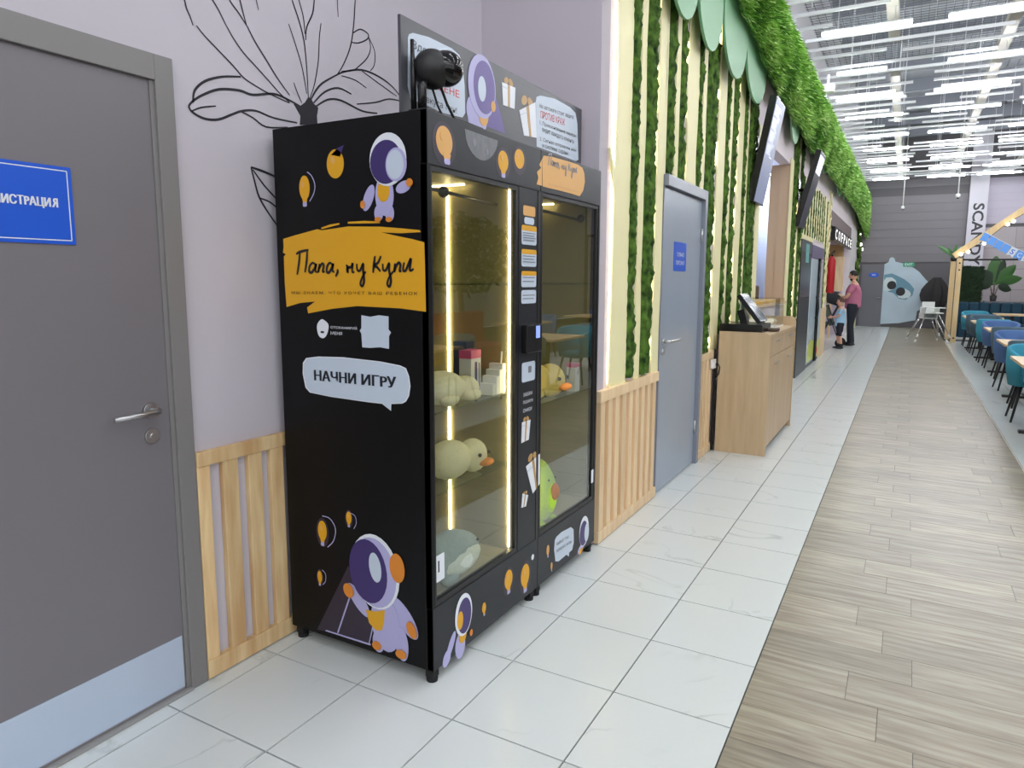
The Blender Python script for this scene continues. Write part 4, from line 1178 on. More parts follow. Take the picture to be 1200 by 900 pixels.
zA = [(2.6984,1.8515),(2.699,1.8086),(2.6991,1.8023),(2.6995,1.7727),(2.6995,1.7673),(2.7007,1.6843),(2.701,1.6644),(2.702,1.5897),(2.7023,1.5696),(2.7032,1.4997),(2.7034,1.4868),(2.7042,1.4276),(2.7055,1.3353),(2.7072,1.2101)]
zv = [p[1] for p in zA]; yv_ = zA[0][0]
wc_ = (cx[4][0] - cx[3][0]) / 2
decal('amber_label', cpL, Fc_, [(amber_l, rrect(yv_, (zv[0] + zv[1]) / 2, wc_ * 1.6, zv[0] - zv[1], 0.01))])
decal('small_bubble', cpL, Fc_, [(bubble_p, rrect(yv_, (zv[2] + zv[3]) / 2, wc_ * 1.3, zv[2] - zv[3], 0.012))])
for a_, b_, h_, l_ in ((4, 5, True, 4), (6, 7, True, 3), (8, 9, True, 2), (10, 11, False, 2)):
    card(((yv_ - wc_, zv[b_]), (yv_ + wc_, zv[a_])), h_, l_)
box('card_reader', black_plastic, cpL, XF - 0.0015, XF + 0.03, yv_ - wc_ * 0.95, yv_ + wc_ * 1.05, zv[13], zv[12], 0.004, label='black payment terminal with a blue screen')
lcd = M('blue_lcd', (120, 140, 215), 0.2, emit=0.7)
decal('display', cpL, plane_x(XF + 0.03), [(lcd, rrect(yv_ + wc_ * 0.45, (zv[12] * 0.72 + zv[13] * 0.28), wc_ * 0.55, 0.055, 0.002))], label='small blue terminal display')
zB = [(2.7,1.1652),(2.7012,1.0769),(2.702,1.0181),(2.7024,0.9826),(2.7029,0.9457),(2.6768,0.8976),(2.678,0.7985),(2.6648,0.5614),(2.6656,0.4937),(2.6426,1.1354),(2.7658,1.1216)]
yb_ = zB[0][0]; wv = (zB[10][0] - zB[9][0]) / 2
decal('instruction_card', cpL, Fc_, [(bubble_p, rrect(yb_, (zB[0][1] + zB[1][1]) / 2, wv * 2, zB[0][1] - zB[1][1], 0.012)), (grey_p, rrect(yb_ + 0.012, zB[0][1] - 0.035, 0.03, 0.03, 0.004))])
for k, tx in enumerate(('ЗАБЕРИ', 'ПОДАРОК', 'СНИЗУ')):
    letters('lettering', tx, cpL, Fc_, yb_ - wv * 0.8, yb_ + wv * (0.55 + 0.15 * (k % 2)), zB[2 + k][1] - 0.006, zB[2 + k][1] + 0.010, white_p)
def gift(parent, fr, pts, lab=None):
    """white gift box with gold ribbon; pts: four corners, bottom-left first, counter-clockwise"""
    a, b_, c_, d_ = [Vector((p[0], p[1])) for p in pts]
    def at(u, v):
        p = a * (1 - u) * (1 - v) + b_ * u * (1 - v) + c_ * u * v + d_ * (1 - u) * v
        return (p.x, p.y)
    tp = at(0.5, 1.0)
    r = (c_ - d_).length * 0.17
    sh = [(gold_p, ell(tp[0] - r, tp[1] + r * 0.7, r, r * 0.7, 0.5)), (gold_p, ell(tp[0] + r, tp[1] + r * 0.7, r, r * 0.7, -0.5)),
          (white_p, [at(0, 0), at(1, 0), at(1, 1), at(0, 1)]), (gold_p, [at(0.42, 0), at(0.58, 0), at(0.58, 1), at(0.42, 1)]), (bubble_p, [at(0.0, 0.8), at(0.42, 0.8), at(0.42, 0.83), at(0.0, 0.83)])]
    return decal('gift_print', parent, fr, sh)
gift(cpL, Fc_, [(2.6357,0.8034),(2.7048,0.8063),(2.7199,0.8965),(2.64,0.8977)])
gift(cpL, Fc_, [(2.7472,0.5386),(2.818,0.568),(2.8153,0.7148),(2.6794,0.6851)])
gift(cpL, Fc_, [(2.6388,0.5016),(2.6817,0.4957),(2.7029,0.544),(2.6488,0.5658)])
# lower panels
c = [(2.5229,0.1967),(2.6759,0.154),(2.3198,0.1549),(2.7497,0.2261)]
bulb(lpL, Fr, c[0][0], c[0][1], 0.068, 0.105, m=amber)
bulb(lpL, Fr, c[1][0], c[1][1], 0.080, 0.130, m=amber)
bulb(lpL, Fr, c[2][0], c[2][1], 0.030, 0.055, ring=False)
decal('round_label', lpL, Fr, [(white_p, PE(c[3], 0.013, 0.014))])
e = [(2.1653,0.1985),(2.1699,0.1927),(2.1389,0.1854),(2.1423,0.0773),(2.1582,0.1162),(2.048,0.0693),(2.0779,0.1089),(2.2165,0.098)]
decal('spacesuit_print', lpL, Fr, [(lilac_p, PE(e[3], 0.035, 0.055, 0.0)), (lilac_p, PE(e[6], 0.018, 0.055, -0.55)), (lilac_p, PE(e[5], 0.024, 0.034, -0.5)), (amber, PE(e[4], 0.026, 0.034)),
    (white_p, PE(e[0], 0.060, 0.088)), (purple_p, PE(e[1], 0.048, 0.074)), (amber, PE(e[2], 0.020, 0.038)), (orange_p, PE(e[7], 0.010, 0.014))])
q = [(2.9782,0.181),(2.984,0.2284),(3.0026,0.2414),(3.0602,0.2472),(3.1734,0.2374),(3.2066,0.215),(3.2133,0.1385),(3.1935,0.1046),(3.1573,0.1031),(3.1529,0.0816),(3.1241,0.1035),(3.0303,0.101),(2.9941,0.1145)]
decal('speech_bubble', lpR, Fr, [(bubble_p, q)])
a = [(3.0039,0.1941),(3.1494,0.1863),(3.0048,0.1577),(3.1829,0.1478)]
letters('lettering', 'БЫВАЕТ ТАК:', lpR, Fr, a[0][0], a[1][0], a[0][1], a[0][1] + 0.016, navy_p, slant=a[1][1] - a[0][1], w=0.0014)
letters('lettering', 'КОНКУРС ИГРЫ', lpR, Fr, a[2][0], a[3][0], a[2][1], a[2][1] + 0.016, navy_p, slant=a[3][1] - a[2][1], w=0.0014)
c = [(3.3443,0.1594),(3.3377,0.1496),(3.3774,0.1424),(3.3067,0.0585),(2.9086,0.2003),(2.951,0.103)]
decal('spacesuit_print', lpR, Fr, [(lilac_p, PE((c[3][0], c[3][1] + 0.012), 0.040, 0.022, 0.3)), (amber, PE(c[3], 0.026, 0.014, 0.3)), (white_p, PE(c[0], 0.062, 0.085)), (purple_p, PE(c[1], 0.052, 0.070)), (bubble_p, PE(c[2], 0.030, 0.052))])
bulb(lpR, Fr, c[4][0], c[4][1], 0.030, 0.060, ring=False, m=amber_l)
bulb(lpR, Fr, c[5][0], c[5][1], 0.020, 0.045, ring=False, m=amber_l)
q = [(1.9937,0.5048),(2.0574,0.3856)]
decal('price_label', vcL, plane_x(XF - 0.012), [(white_p, rrect((q[0][0] + q[1][0]) / 2 + 0.005, (q[0][1] + q[1][1]) / 2, 0.052, 0.105, 0.004)), (black_p, [(q[0][0] + 0.022, q[0][1] - 0.03), (q[0][0] + 0.030, q[0][1] - 0.03), (q[0][0] + 0.030, q[0][1] - 0.075), (q[0][0] + 0.022, q[0][1] - 0.075)])])
q = [(3.398,0.4723),(3.4735,0.3791)]
decal('price_label', vcR, plane_x(XF - 0.004), [(white_p, rrect(3.456, q[0][1] - 0.03, 0.03, 0.075, 0.003))])

# ---- sign board on top
XH = -1.60
hb = thing('header_board', 'grey printed sign board standing on top of the two black cabinets', 'sign board', (XH, 2.74, ZTOP))
bdp = box('panel', board_coat, hb, XH - 0.012, XH, 1.985, 3.495, ZTOP, 2.437)
Hh = plane_x(XH)
q = [(2.0245,2.3715),(2.0319,2.3845),(2.0523,2.3948),(2.1447,2.4081),(2.2925,2.4098),(2.341,2.3994),(2.3606,2.3765),(2.3774,2.2925),(2.3802,2.19),(2.3609,2.1689),(2.2297,2.159),(2.1396,2.1647),(2.0343,2.1667),(2.0192,2.2073)]
decal('speech_bubble', bdp, Hh, [(bubble_p, q)])
q = [(2.9741,2.3655),(2.9827,2.3877),(3.0189,2.4016),(3.1715,2.4217),(3.3484,2.4183),(3.4152,2.4034),(3.442,2.3538),(3.4604,2.1713),(3.4287,2.1591),(3.1984,2.1618),(2.9866,2.1616)]
decal('speech_bubble', bdp, Hh, [(bubble_p, q)])
a = [(2.0469,2.3418),(2.1598,2.3472),(2.2423,2.2144),(2.339,2.2292),(2.1564,2.176),(2.3199,2.1911),(2.0866,2.1921),(2.2364,2.2131)]
letters('lettering', 'Здесь', bdp, Hh, a[0][0], a[0][0] + 0.14, a[0][1] - 0.004, a[0][1] + 0.030, navy_p, w=0.0014, slant=-0.004)
letters('lettering', 'ПО ЦЕНЕ', bdp, Hh, a[3][0] - 0.24, a[3][0], a[3][1] + 0.002, a[3][1] + 0.036, red_p, w=0.0014, slant=0.0, bold=0.008)
letters('lettering', 'вкуса 1 кн!', bdp, Hh, a[4][0] - 0.03, a[5][0], a[4][1] - 0.008, a[4][1] + 0.022, navy_p, w=0.0014)
a = [(3.0108,2.3464),(3.3897,2.3691),(3.0207,2.3055),(3.2872,2.3194),(3.0121,2.2707),(3.4265,2.2818),(3.0405,2.2427),(3.3985,2.2448),(3.0135,2.1961),(3.4292,2.2084),(3.042,2.1674),(3.3347,2.1751)]
for k, (tx, m__, h_) in enumerate((('На автомате стоит защита', navy_p, 0.024), ('ПРОТИВ КРАЖ', red_p, 0.034), ('1. Прикосновение камеры', navy_p, 0.022), ('видит каждого клиента', navy_p, 0.022), ('2. Сигнал отправлен нам', navy_p, 0.022), ('и системе охраны', navy_p, 0.022))):
    p0, p1 = a[2 * k], a[2 * k + 1]
    letters('lettering', tx, bdp, Hh, p0[0], p1[0], p0[1] - 0.006, p0[1] - 0.006 + h_, m__, w=0.0014, slant=p1[1] - p0[1])
e = [(2.5031,2.3188),(2.5196,2.3192),(2.5099,2.3098),(2.4684,2.2011),(2.5137,2.2103),(2.4218,2.2126),(2.5876,2.2585)]
decal('spacesuit_print', bdp, Hh, [(cape_p, [(2.5659,2.2429),(2.6168,2.2979),(2.6511,2.2459),(2.6926,2.1678),(2.6095,2.169),(2.5233,2.1689)]),
    (lilac_p, PE(e[3], 0.075, 0.085)), (lilac_p, PE(e[5], 0.035, 0.05)), (amber_l, PE(e[4], 0.038, 0.045)),
    (lilac_p, PE(e[0], 0.105, 0.125)), (cape_p, PE(e[1], 0.082, 0.105)), (bubble_p, PE((e[2][0] - 0.01, e[2][1]), 0.030, 0.050)), (amber_l, PE(e[6], 0.018, 0.022))])
gift(bdp, Hh, [(2.6722,2.284),(2.7725,2.2879),(2.7782,2.3801),(2.6629,2.3767)])
gift(bdp, Hh, [(2.8595,2.1893),(2.9823,2.2006),(2.9688,2.3602),(2.8149,2.2914)])
# ---- camera on the roof of the left cabinet
cm = thing('security_camera', 'black round-headed camera with a stick antenna on top of the larger cabinet', 'camera', (-1.53, 2.08, ZTOP))
mb = MB(); mb.box(-1.585, -1.50, 2.00, 2.07, ZTOP, ZTOP + 0.014, 0.003); mb.tube([(-1.545, 2.03, ZTOP + 0.014), (-1.545, 2.03, 2.20), (-1.54, 2.06, 2.24)], 0.016, 10)
obj('stand', mb, black_plastic, cm)
mb = MB(); mb.ball((-1.54, 2.085, 2.272), (0.066, 0.072, 0.068), 24, 16)
obj('body', mb, M('matt_black_plastic', (22, 22, 23), 0.45), cm)
mb = MB(); mb.ball((-1.510, 2.125, 2.280), (0.064, 0.066, 0.062), 24, 16)
obj('lens_dome', mb, M('gloss_black', (14, 14, 15), 0.08), cm, label='glossy black lens dome')
mb = MB(); mb.tube([(-1.575, 2.022, 2.125), (-1.578, 2.020, 2.36)], [0.011, 0.007], 8)
obj('antenna', mb, black_plastic, cm)
mb = MB()
mb.tube([(-1.53, 2.12, 2.22), (-1.51, 2.13, 2.16), (-1.50, 2.16, ZTOP + 0.006), (-1.495, 2.25, ZTOP + 0.005), (-1.50, 2.35, ZTOP + 0.005)], 0.005, 6)
mb.tube([(-1.545, 2.09, 2.21), (-1.53, 2.10, 2.15), (-1.52, 2.12, ZTOP + 0.006)], 0.004, 6)
obj('cable', mb, rubber, cm)

# ================================================================== TOYS IN THE CABINETS
plush_w = M('cream_plush', (252, 242, 204), 0.95, bump=0.3, var=0.15, scale=60)
plush_y = M('yellow_plush', (248, 222, 134), 0.95, bump=0.3, var=0.15, scale=60)
plush_g = M('grey_plush', (150, 168, 174), 0.95, bump=0.4, var=0.3, scale=50)
plush_wh = M('white_plush', (220, 226, 222), 0.95, bump=0.3, var=0.1, scale=60)
plush_o = M('orange_plush', (226, 140, 60), 0.9)
plush_gr = M('lime_plush', (186, 226, 66), 0.95, bump=0.3, var=0.2, scale=60)
plush_b = M('brown_plush', (168, 118, 84), 0.9)
eye_m = M('black_bead', (12, 12, 12), 0.2)
pinkp = M('pink_package', (220, 70, 130), 0.35)
boxw = M('white_package', (226, 224, 230), 0.4)
boxd = M('dark_package', (48, 44, 56), 0.4)
def duck(label, x, y, z, s, m, parts=True):
    t = thing('plush_duck', label, 'plush toy', (x, y, z))
    obj('body', MB().ball((x, y - 0.06 * s, z + 0.095 * s), (0.10 * s, 0.13 * s, 0.095 * s), 16, 10), m, t)
    obj('head', MB().ball((x + 0.03 * s, y + 0.10 * s, z + 0.085 * s), (0.075 * s, 0.08 * s, 0.085 * s), 16, 10), m, t)
    bk = MB(); bk.ball((x + 0.10 * s, y + 0.12 * s, z + 0.055 * s), (0.035 * s, 0.055 * s, 0.02 * s), 10, 6)
    obj('beak', bk, plush_o, t, label='orange beak')
    ey = MB()
    for d in (-0.035, 0.05): ey.ball((x + 0.098 * s, y + (0.10 + d) * s, z + 0.10 * s), 0.010 * s, 8, 6)
    obj('eyes', ey, eye_m, t)
    for d in (-1, 1):
        obj('wing', MB().ball((x + 0.02 * s, y + (0.0 + 0.1 * d) * s, z + 0.12 * s), (0.07 * s, 0.035 * s, 0.03 * s), 10, 6, Matrix.Rotation(0.5 * d, 3, 'X')), m, t)
    return t
duck('cream plush duck with an orange beak on the lower glass shelf of the larger cabinet', -1.60, 2.30, 0.722, 0.84, plush_w)
# lying cream toy on upper shelf
t = thing('plush_toy', 'cream plush animal lying on the middle glass shelf of the larger cabinet', 'plush toy', (-1.60, 2.28, 1.038))
obj('body', MB().ball((-1.60, 2.20, 1.105), (0.09, 0.11, 0.067), 16, 10), plush_w, t)
obj('head', MB().ball((-1.58, 2.34, 1.088), (0.06, 0.06, 0.05), 14, 8), plush_w, t)
for d in (-1, 1): obj('paw', MB().ball((-1.54, 2.25 + 0.08 * d, 1.065), (0.035, 0.05, 0.025), 8, 6), plush_w, t)
t = thing('toy_package', 'tall pink and white toy package on the middle glass shelf', 'package', (-1.62, 2.45, 1.038))
box('box', boxw, t, -1.65, -1.59, 2.40, 2.475, 1.0381, 1.20)
box('cap', pinkp, t, -1.651, -1.589, 2.399, 2.476, 1.20, 1.235, label='pink top')
pr = plane_x(-1.59)
decal('print', t, pr, [(purple_p, rrect(2.437, 1.12, 0.018, 0.13, 0.004)), (grey_p, rrect(2.462, 1.12, 0.01, 0.12, 0.003))])
t = thing('toy_package', 'dark tall toy package behind the pink one', 'package', (-1.72, 2.53, 1.038))
box('box', boxd, t, -1.75, -1.68, 2.50, 2.56, 1.0381, 1.26)
t = thing('white_toy', 'small white building-block toy on the middle glass shelf near the control column', 'toy', (-1.55, 2.54, 1.038))
mb = MB()
for (a, b_, h_) in ((2.475, 2.503, 0.05), (2.5035, 2.53, 0.08), (2.5305, 2.556, 0.105), (2.5565, 2.583, 0.13)): mb.box(-1.60, -1.53, a, b_, 1.0381, 1.0381 + h_, 0.003)
obj('body', mb, white_plastic, t)
mb = MB(); mb.tube([(-1.55, 2.575, 1.165), (-1.54, 2.565, 1.22)], 0.004, 6)
obj('stick', mb, white_plastic, t)
t = thing('plush_shark', 'blue-grey plush shark lying on the floor of the larger cabinet', 'plush toy', (-1.56, 2.25, 0.312))
def shk(d):
    return Vector((d.x * (1 - 0.35 * max(0, d.y)), d.y, d.z * (1 - 0.25 * max(0, d.y))))
obj('body', MB().ball((-1.575, 2.22, 0.415), (0.075, 0.20, 0.10), 20, 14, Matrix.Rotation(-0.12, 3, 'X'), shk), plush_g, t)
obj('belly', MB().ball((-1.565, 2.24, 0.395), (0.076, 0.175, 0.075), 16, 10, Matrix.Rotation(-0.12, 3, 'X'), shk), plush_wh, t)
for d in (0, 1):
    obj('fin', MB().ball((-1.53 - 0.06 * d, 2.15, 0.345), (0.03, 0.05, 0.03), 10, 6), plush_g, t)
obj('eye', MB().ball((-1.515, 2.33, 0.45), 0.007, 8, 6), eye_m, t)
t = thing('plush_ball', 'pink plush ball on a shelf deep in the larger cabinet', 'plush toy', (-1.80, 2.50, 1.038))
obj('body', MB().ball((-1.93, 2.50, 1.312), 0.04, 12, 8), pinkp, t)
mb = MB(); mb.cyl(-1.93, 2.50, 1.0381, 1.275, 0.008, n=8)
obj('stick', mb, white_plastic, t)
t = thing('boxed_toy', 'small grey boxed toy standing on the top shelf of the larger cabinet', 'package', (-1.95, 2.52, 1.518))
box('box', boxd, t, -2.0, -1.92, 2.49, 2.58, 1.5181, 1.68)
decal('print', t, plane_x(-1.92), [(plush_wh, rrect(2.535, 1.60, 0.06, 0.12, 0.006))])
t = thing('boxed_toy', 'yellow-edged boxed toy on the middle shelf deep in the larger cabinet', 'package', (-1.95, 2.55, 1.038))
box('box', M('yellow_package', (228, 206, 120), 0.5), t, -2.02, -1.95, 2.45, 2.585, 1.0381, 1.24)
# right cabinet
duck('yellow-headed plush chick on the upper glass shelf of the smaller cabinet', -1.60, 3.00, 0.94, 1.0, plush_y)
t = thing('toy_package', 'narrow white and pink toy package on the right of the smaller cabinet', 'package', (-1.55, 3.33, 0.94))
box('box', boxw, t, -1.575, -1.525, 3.30, 3.36, 0.9401, 1.07)
box('cap', pinkp, t, -1.576, -1.524, 3.299, 3.361, 1.07, 1.09, label='pink top')
t = thing('avocado_plush', 'lime green egg-shaped plush with a brown middle in the smaller cabinet', 'plush toy', (-1.56, 2.97, 0.312))
def egg(d):
    k = 1 - 0.22 * d.z
    return Vector((d.x * k, d.y * k, d.z))
obj('body', MB().ball((-1.575, 2.985, 0.475), (0.09, 0.115, 0.163), 20, 14, None, egg), plush_gr, t)
obj('stone', MB().ball((-1.495, 3.00, 0.475), (0.026, 0.042, 0.046), 12, 8), plush_b, t, label='brown round middle')
ey = MB()
for d in (-0.03, 0.04): ey.ball((-1.50, 2.985 + d, 0.545), 0.006, 6, 5)
obj('eyes', ey, eye_m, t)
for d in (-1, 1):
    obj('foot', MB().ball((-1.53, 2.985 + 0.06 * d, 0.325), (0.03, 0.025, 0.0128), 8, 6), plush_gr, t)

# ================================================================== COUNTER AND SERVING HATCH
CX0, CX1, CY0, CY1 = XW + 0.075, -1.005, 6.17, 7.66
ct = thing('counter', 'oak laminate service counter with drawers beside the narrow slats', 'counter', ((CX0 + CX1) / 2, 6.9, 0))
sp = [(CX0, 0.0), (CX1, 0.0), (CX1, 1.045), (CX1 - 0.012, 1.075), (CX1 - 0.045, 1.090), (CX0, 1.090)]
obj('side_panel', MB().prism(sp, lambda u, v, w: (u, CY0 + w, v), 0.0, 0.02), oak, ct, label='near side panel with a rounded top corner')
obj('side_panel', MB().prism([(u, v if v < 1 else v + 0.08) for u, v in sp], lambda u, v, w: (u, CY1 + w, v), 0.0, 0.02), oak, ct)
box('worktop', oak, ct, CX0, CX1, CY0 + 0.0201, CY1 - 0.0001, 1.045, 1.075)
box('carcass', oak, ct, CX0, CX1 - 0.03, CY0 + 0.0201, CY1 - 0.0001, 0.05, 1.0449)
box('plinth', dark_steel, ct, CX0, CX1 - 0.05, CY0 + 0.0201, CY1 - 0.0001, 0.0, 0.0499)
ym = (CY0 + CY1) / 2
for a, b_ in ((CY0 + 0.024, ym - 0.003), (ym + 0.003, CY1 - 0.004)):
    dr = box('drawer', oak, ct, CX1 - 0.0299, CX1 - 0.008, a, b_, 0.875, 1.04, 0.002)
    do = box('door', oak, ct, CX1 - 0.0299, CX1 - 0.008, a, b_, 0.07, 0.869, 0.002)
    yh = (a + b_) / 2
    for par, z in ((dr, 1.0), (do, 0.80)):
        mb = MB()
        mb.box(CX1 - 0.008, CX1 + 0.012, yh - 0.065, yh - 0.058, z - 0.004, z + 0.004)
        mb.box(CX1 - 0.008, CX1 + 0.012, yh + 0.058, yh + 0.065, z - 0.004, z + 0.004)
        mb.box(CX1 + 0.012, CX1 + 0.020, yh - 0.07, yh + 0.07, z - 0.006, z + 0.006)
        obj('handle', mb, steel, par, label='short steel bar handle')
t = thing('power_socket', 'white power socket with a black cable on the edge beside the oak counter', 'socket', (-1.47, 6.1, 0.76))
box('plate', white_plastic, t, -1.4795, -1.452, 6.03, 6.13, 0.765, 0.845, 0.004)
mb = MB(); mb.tube([(-1.452, 6.10, 0.80), (-1.43, 6.11, 0.80), (-1.42, 6.13, 0.77), (-1.43, 6.145, 0.71), (-1.465, 6.15, 0.66)], 0.006, 6)
obj('cable', mb, rubber, t)
mb = MB(); mb.box(-1.4795, -1.46, 6.145, 6.160, 0.01, 0.93)
obj('cable_duct', mb, rubber, t)
t = thing('cash_terminal', 'black touch-screen cash terminal on the oak counter', 'terminal', (-1.3, 6.45, 1.0751))
box('cash_drawer', black_plastic, t, -1.475, -1.10, 6.30, 6.72, 1.0751, 1.150, 0.006)
up = Vector((-0.62, 0, 0.785)).normalized(); nr = Vector((0.785, 0, 0.62)).normalized()
obj('screen_body', MB().obox(Vector((-1.235, 6.51, 1.285)), nr, (0, 1, 0), up, 0.018, 0.17, 0.155), black_plastic, t)
obj('display', MB().obox(Vector((-1.235, 6.51, 1.285)) + nr * 0.0195, nr, (0, 1, 0), up, 0.0012, 0.155, 0.135), M('dim_display', (62, 70, 88), 0.1, emit=0.1), t, label='dim grey-blue display')
mb = MB(); mb.obox(Vector((-1.31, 6.51, 1.20)), (1, 0, 0.3), (0, 1, 0), (-0.3, 0, 1), 0.03, 0.05, 0.07)
obj('stand', mb, black_plastic, t)
t = thing('receipt_tray', 'small dark brown tray on the front edge of the oak counter', 'tray', (-1.06, 6.62, 1.0751))
mb = MB(); mb.tube([(-1.06, 6.62, 1.0751), (-1.06, 6.62, 1.082), (-1.06, 6.62, 1.082), (-1.06, 6.62, 1.105)], [0.05, 0.05, 0.055, 0.06], 16, cap=True)
obj('bowl', mb, M('brown_basket', (92, 78, 68), 0.6), t)
t = thing('display_case', 'clear glass display case with pale pastries on the oak counter', 'display case', (-1.3, 7.3, 1.0751))
gx0, gx1, gy0, gy1, gz0, gz1 = -1.46, -1.12, 7.02, 7.60, 1.0751, 1.36
mb = MB()
for q in ((gx0, gx0 + .004, gy0, gy1), (gx1 - .004, gx1, gy0, gy1), (gx0 + .0041, gx1 - .0041, gy0, gy0 + .004), (gx0 + .0041, gx1 - .0041, gy1 - .004, gy1)):
    mb.box(*q, gz0 + 0.012, gz1)
mb.box(gx0, gx1, gy0, gy1, gz1 + 0.0001, gz1 + 0.005)
obj('pane', mb, clear_glass, t)
box('base', white_plastic, t, gx0, gx1, gy0, gy1, gz0, gz0 + 0.0119)
pas = M('pale_pastry', (232, 222, 200), 0.8)
for i in range(6):
    p = thing('pastry', 'pale round pastry in the glass display case', 'pastry', (0, 0, 0), 'pastries in the display case') if False else None
    o = obj('pastry', MB().ball((gx0 + 0.09 + 0.15 * (i % 2), gy0 + 0.11 + 0.18 * (i // 2), gz0 + 0.045), (0.055, 0.065, 0.033), 10, 6), pas, None, label='pale round pastry inside the clear glass display case', cat='pastry', group='pastries in the display case')
t = thing('serving_board', 'yellow wooden board lying on the sill of the serving hatch', 'board', (-1.6, 9.0, 1.2621))
obj('board', MB().box(-1.75, -1.49, 8.3, 9.9, 1.2621, 1.30, 0.01), M('yellow_wood', (222, 176, 88), 0.5, var=0.4, scale=4), t)
t = thing('hatch_equipment', 'black appliance standing inside the serving hatch', 'appliance', (-1.95, 9.4, 1.2621))
box('body', black_plastic, t, -2.05, -1.80, 8.9, 9.9, 1.2621, 1.46, 0.01)
box('lid', dark_steel, t, -2.04, -1.81, 8.92, 9.88, 1.46, 1.475)

t = thing('added_hatch_fill', 'added fill light brightening the blue wall inside the serving hatch', 'lamp', (-1.84, 11.6, 3.0))  # fill light added to brighten the pale blue wall behind the hatch
box('diffuser', lamp_m, t, -1.86, -1.82, 10.5, 12.7, 3.06, 3.08)
box('housing', slat_m, t, -1.87, -1.81, 10.5, 12.7, 3.0801, 3.11)
mb = MB(); mb.box(-2.0999, -1.82, 11.5, 11.54, 3.1101, 3.13); obj('bracket', mb, slat_m, t)
# ================================================================== COOLERS
t = thing('dark_cooler', 'dark steel cooler with a teal top label, beside the pale blue cooler', 'cooler', (-1.5, 12.2, 0))
box('body', dark_steel, t, XW + 0.0001, -1.485, 11.53, 12.83, 0.0, 1.28)
box('upper_door', M('dark_tinted_door', (36, 34, 36), 0.15), t, XW + 0.0001, -1.487, 11.53, 12.83, 1.2801, 2.0)
box('header_panel', M('dark_teal_panel', (58, 66, 74), 0.4), t, XW + 0.0001, -1.485, 11.53, 12.83, 2.0001, 2.19)
decal('teal_label', t, plane_x(-1.485), [(M('teal_label', (92, 164, 160), 0.4), rrect(12.25, 1.99, 0.42, 0.30, 0.02))])
box('frame', cream, t, XW + 0.0001, -1.475, 11.45, 12.85, 2.191, 2.25)
t = thing('drinks_cooler', 'upright drinks cooler with a pale blue glazed door and violet header', 'cooler', (-1.5, 13.9, 0))
cb_ = box('body', M('cooler_white', (206, 212, 216), 0.4), t, XW + 0.0001, -1.50, 12.86, 14.78, 0.06, 2.17)
box('plinth', black_plastic, t, XW + 0.0001, -1.495, 12.86, 14.78, 0.0, 0.0599)
dcol = M('pale_blue_door_print', (186, 206, 218), 0.2, var=0.5, scale=6, stretch=(1, 3, 0.6), rgb2=(226, 234, 236))
box('door', dcol, t, -1.4999, -1.482, 12.90, 13.86, 0.08, 1.93)
box('door', dcol, t, -1.4999, -1.482, 13.90, 14.74, 0.08, 1.93)
box('header_panel', M('violet_header', (96, 84, 122), 0.35), t, -1.4999, -1.484, 12.88, 14.76, 1.94, 2.165)
decal('green_print', t, plane_x(-1.482), [(M('lime_print', (196, 206, 92), 0.4), [(12.92, 0.1), (13.84, 0.1), (13.84, 0.42), (13.4, 0.5), (12.92, 0.4)])])
decal('green_print', t, plane_x(-1.482), [(M('lime_print', (196, 206, 92), 0.4), [(13.92, 0.1), (14.72, 0.1), (14.72, 0.45), (14.3, 0.36), (13.92, 0.48)]), (red_p, ell(14.45, 0.2, 0.1, 0.08))])
mb = MB(); mb.tube([(-1.482, 13.80, 1.25), (-1.44, 13.80, 1.2), (-1.43, 13.78, 1.05), (-1.44, 13.80, 0.9), (-1.482, 13.80, 0.85)], 0.02, 6)
obj('handle', mb, black_plastic, t)
mb = MB(); mb.tube([(-1.46, 13.88, 0.05), (-1.46, 13.88, 1.95)], 0.03, 6)
obj('post', mb, black_plastic, t)

# ================================================================== KIOSK CORNER
t = thing('kiosk_sign', 'dark hanging letter sign over the kiosk opening at the end of the left wall', 'sign', (XW, 19.0, 2.5))
box('board', M('brown_sign_board', (116, 100, 100), 0.6), t, XW - 0.05, XW + 0.02, 15.95, 21.6, 2.72, 3.0199)
wl_ = M('lit_white_letter', (236, 234, 230), 0.4, emit=0.8)
for i, ch in enumerate('COFPACE'):
    a = 16.45 + i * 0.72
    bx = box('letter_box', black_plastic, t, XW - 0.03, XW + 0.06, a, a + 0.66, 2.42, 2.72)
    letters('letter', ch, bx, plane_x(XW + 0.06), a + 0.13, a + 0.53, 2.46, 2.68, wl_, w=0.002, bold=0.02)
EX, EY = -1.415, 15.62
t = thing('fire_extinguisher', 'red fire extinguisher hung on the end of the moss wall beside the kiosk', 'fire extinguisher', (EX, EY, 1.3))
red_ = M('fire_red', (178, 20, 34), 0.4)
mb = MB(); mb.tube([(EX, EY, 1.30), (EX, EY, 1.31), (EX, EY, 1.96), (EX, EY, 2.02), (EX, EY, 2.05)], [0.065, 0.075, 0.075, 0.055, 0.028], 20)
obj('cylinder', mb, red_, t)
mb = MB(); mb.tube([(EX, EY, 2.05), (EX, EY, 2.13)], 0.022, 8); mb.tube([(EX, EY, 2.11), (EX + 0.05, EY, 2.17)], 0.014, 6); mb.tube([(EX, EY, 2.11), (EX - 0.06, EY + 0.06, 2.09), (EX - 0.05, EY + 0.08, 1.8), (EX - 0.05, EY + 0.08, 1.5)], 0.014, 6)
obj('valve', mb, black_plastic, t)
mb = MB(); mb.box(XW + 0.0165, EX - 0.074, EY - 0.02, EY + 0.02, 1.75, 1.9); obj('bracket', mb, black_plastic, t)
sh = thing('kiosk_shelf', 'pale wooden shelf unit in the kiosk behind the man', 'shelf', (-1.75, 20.5, 0))
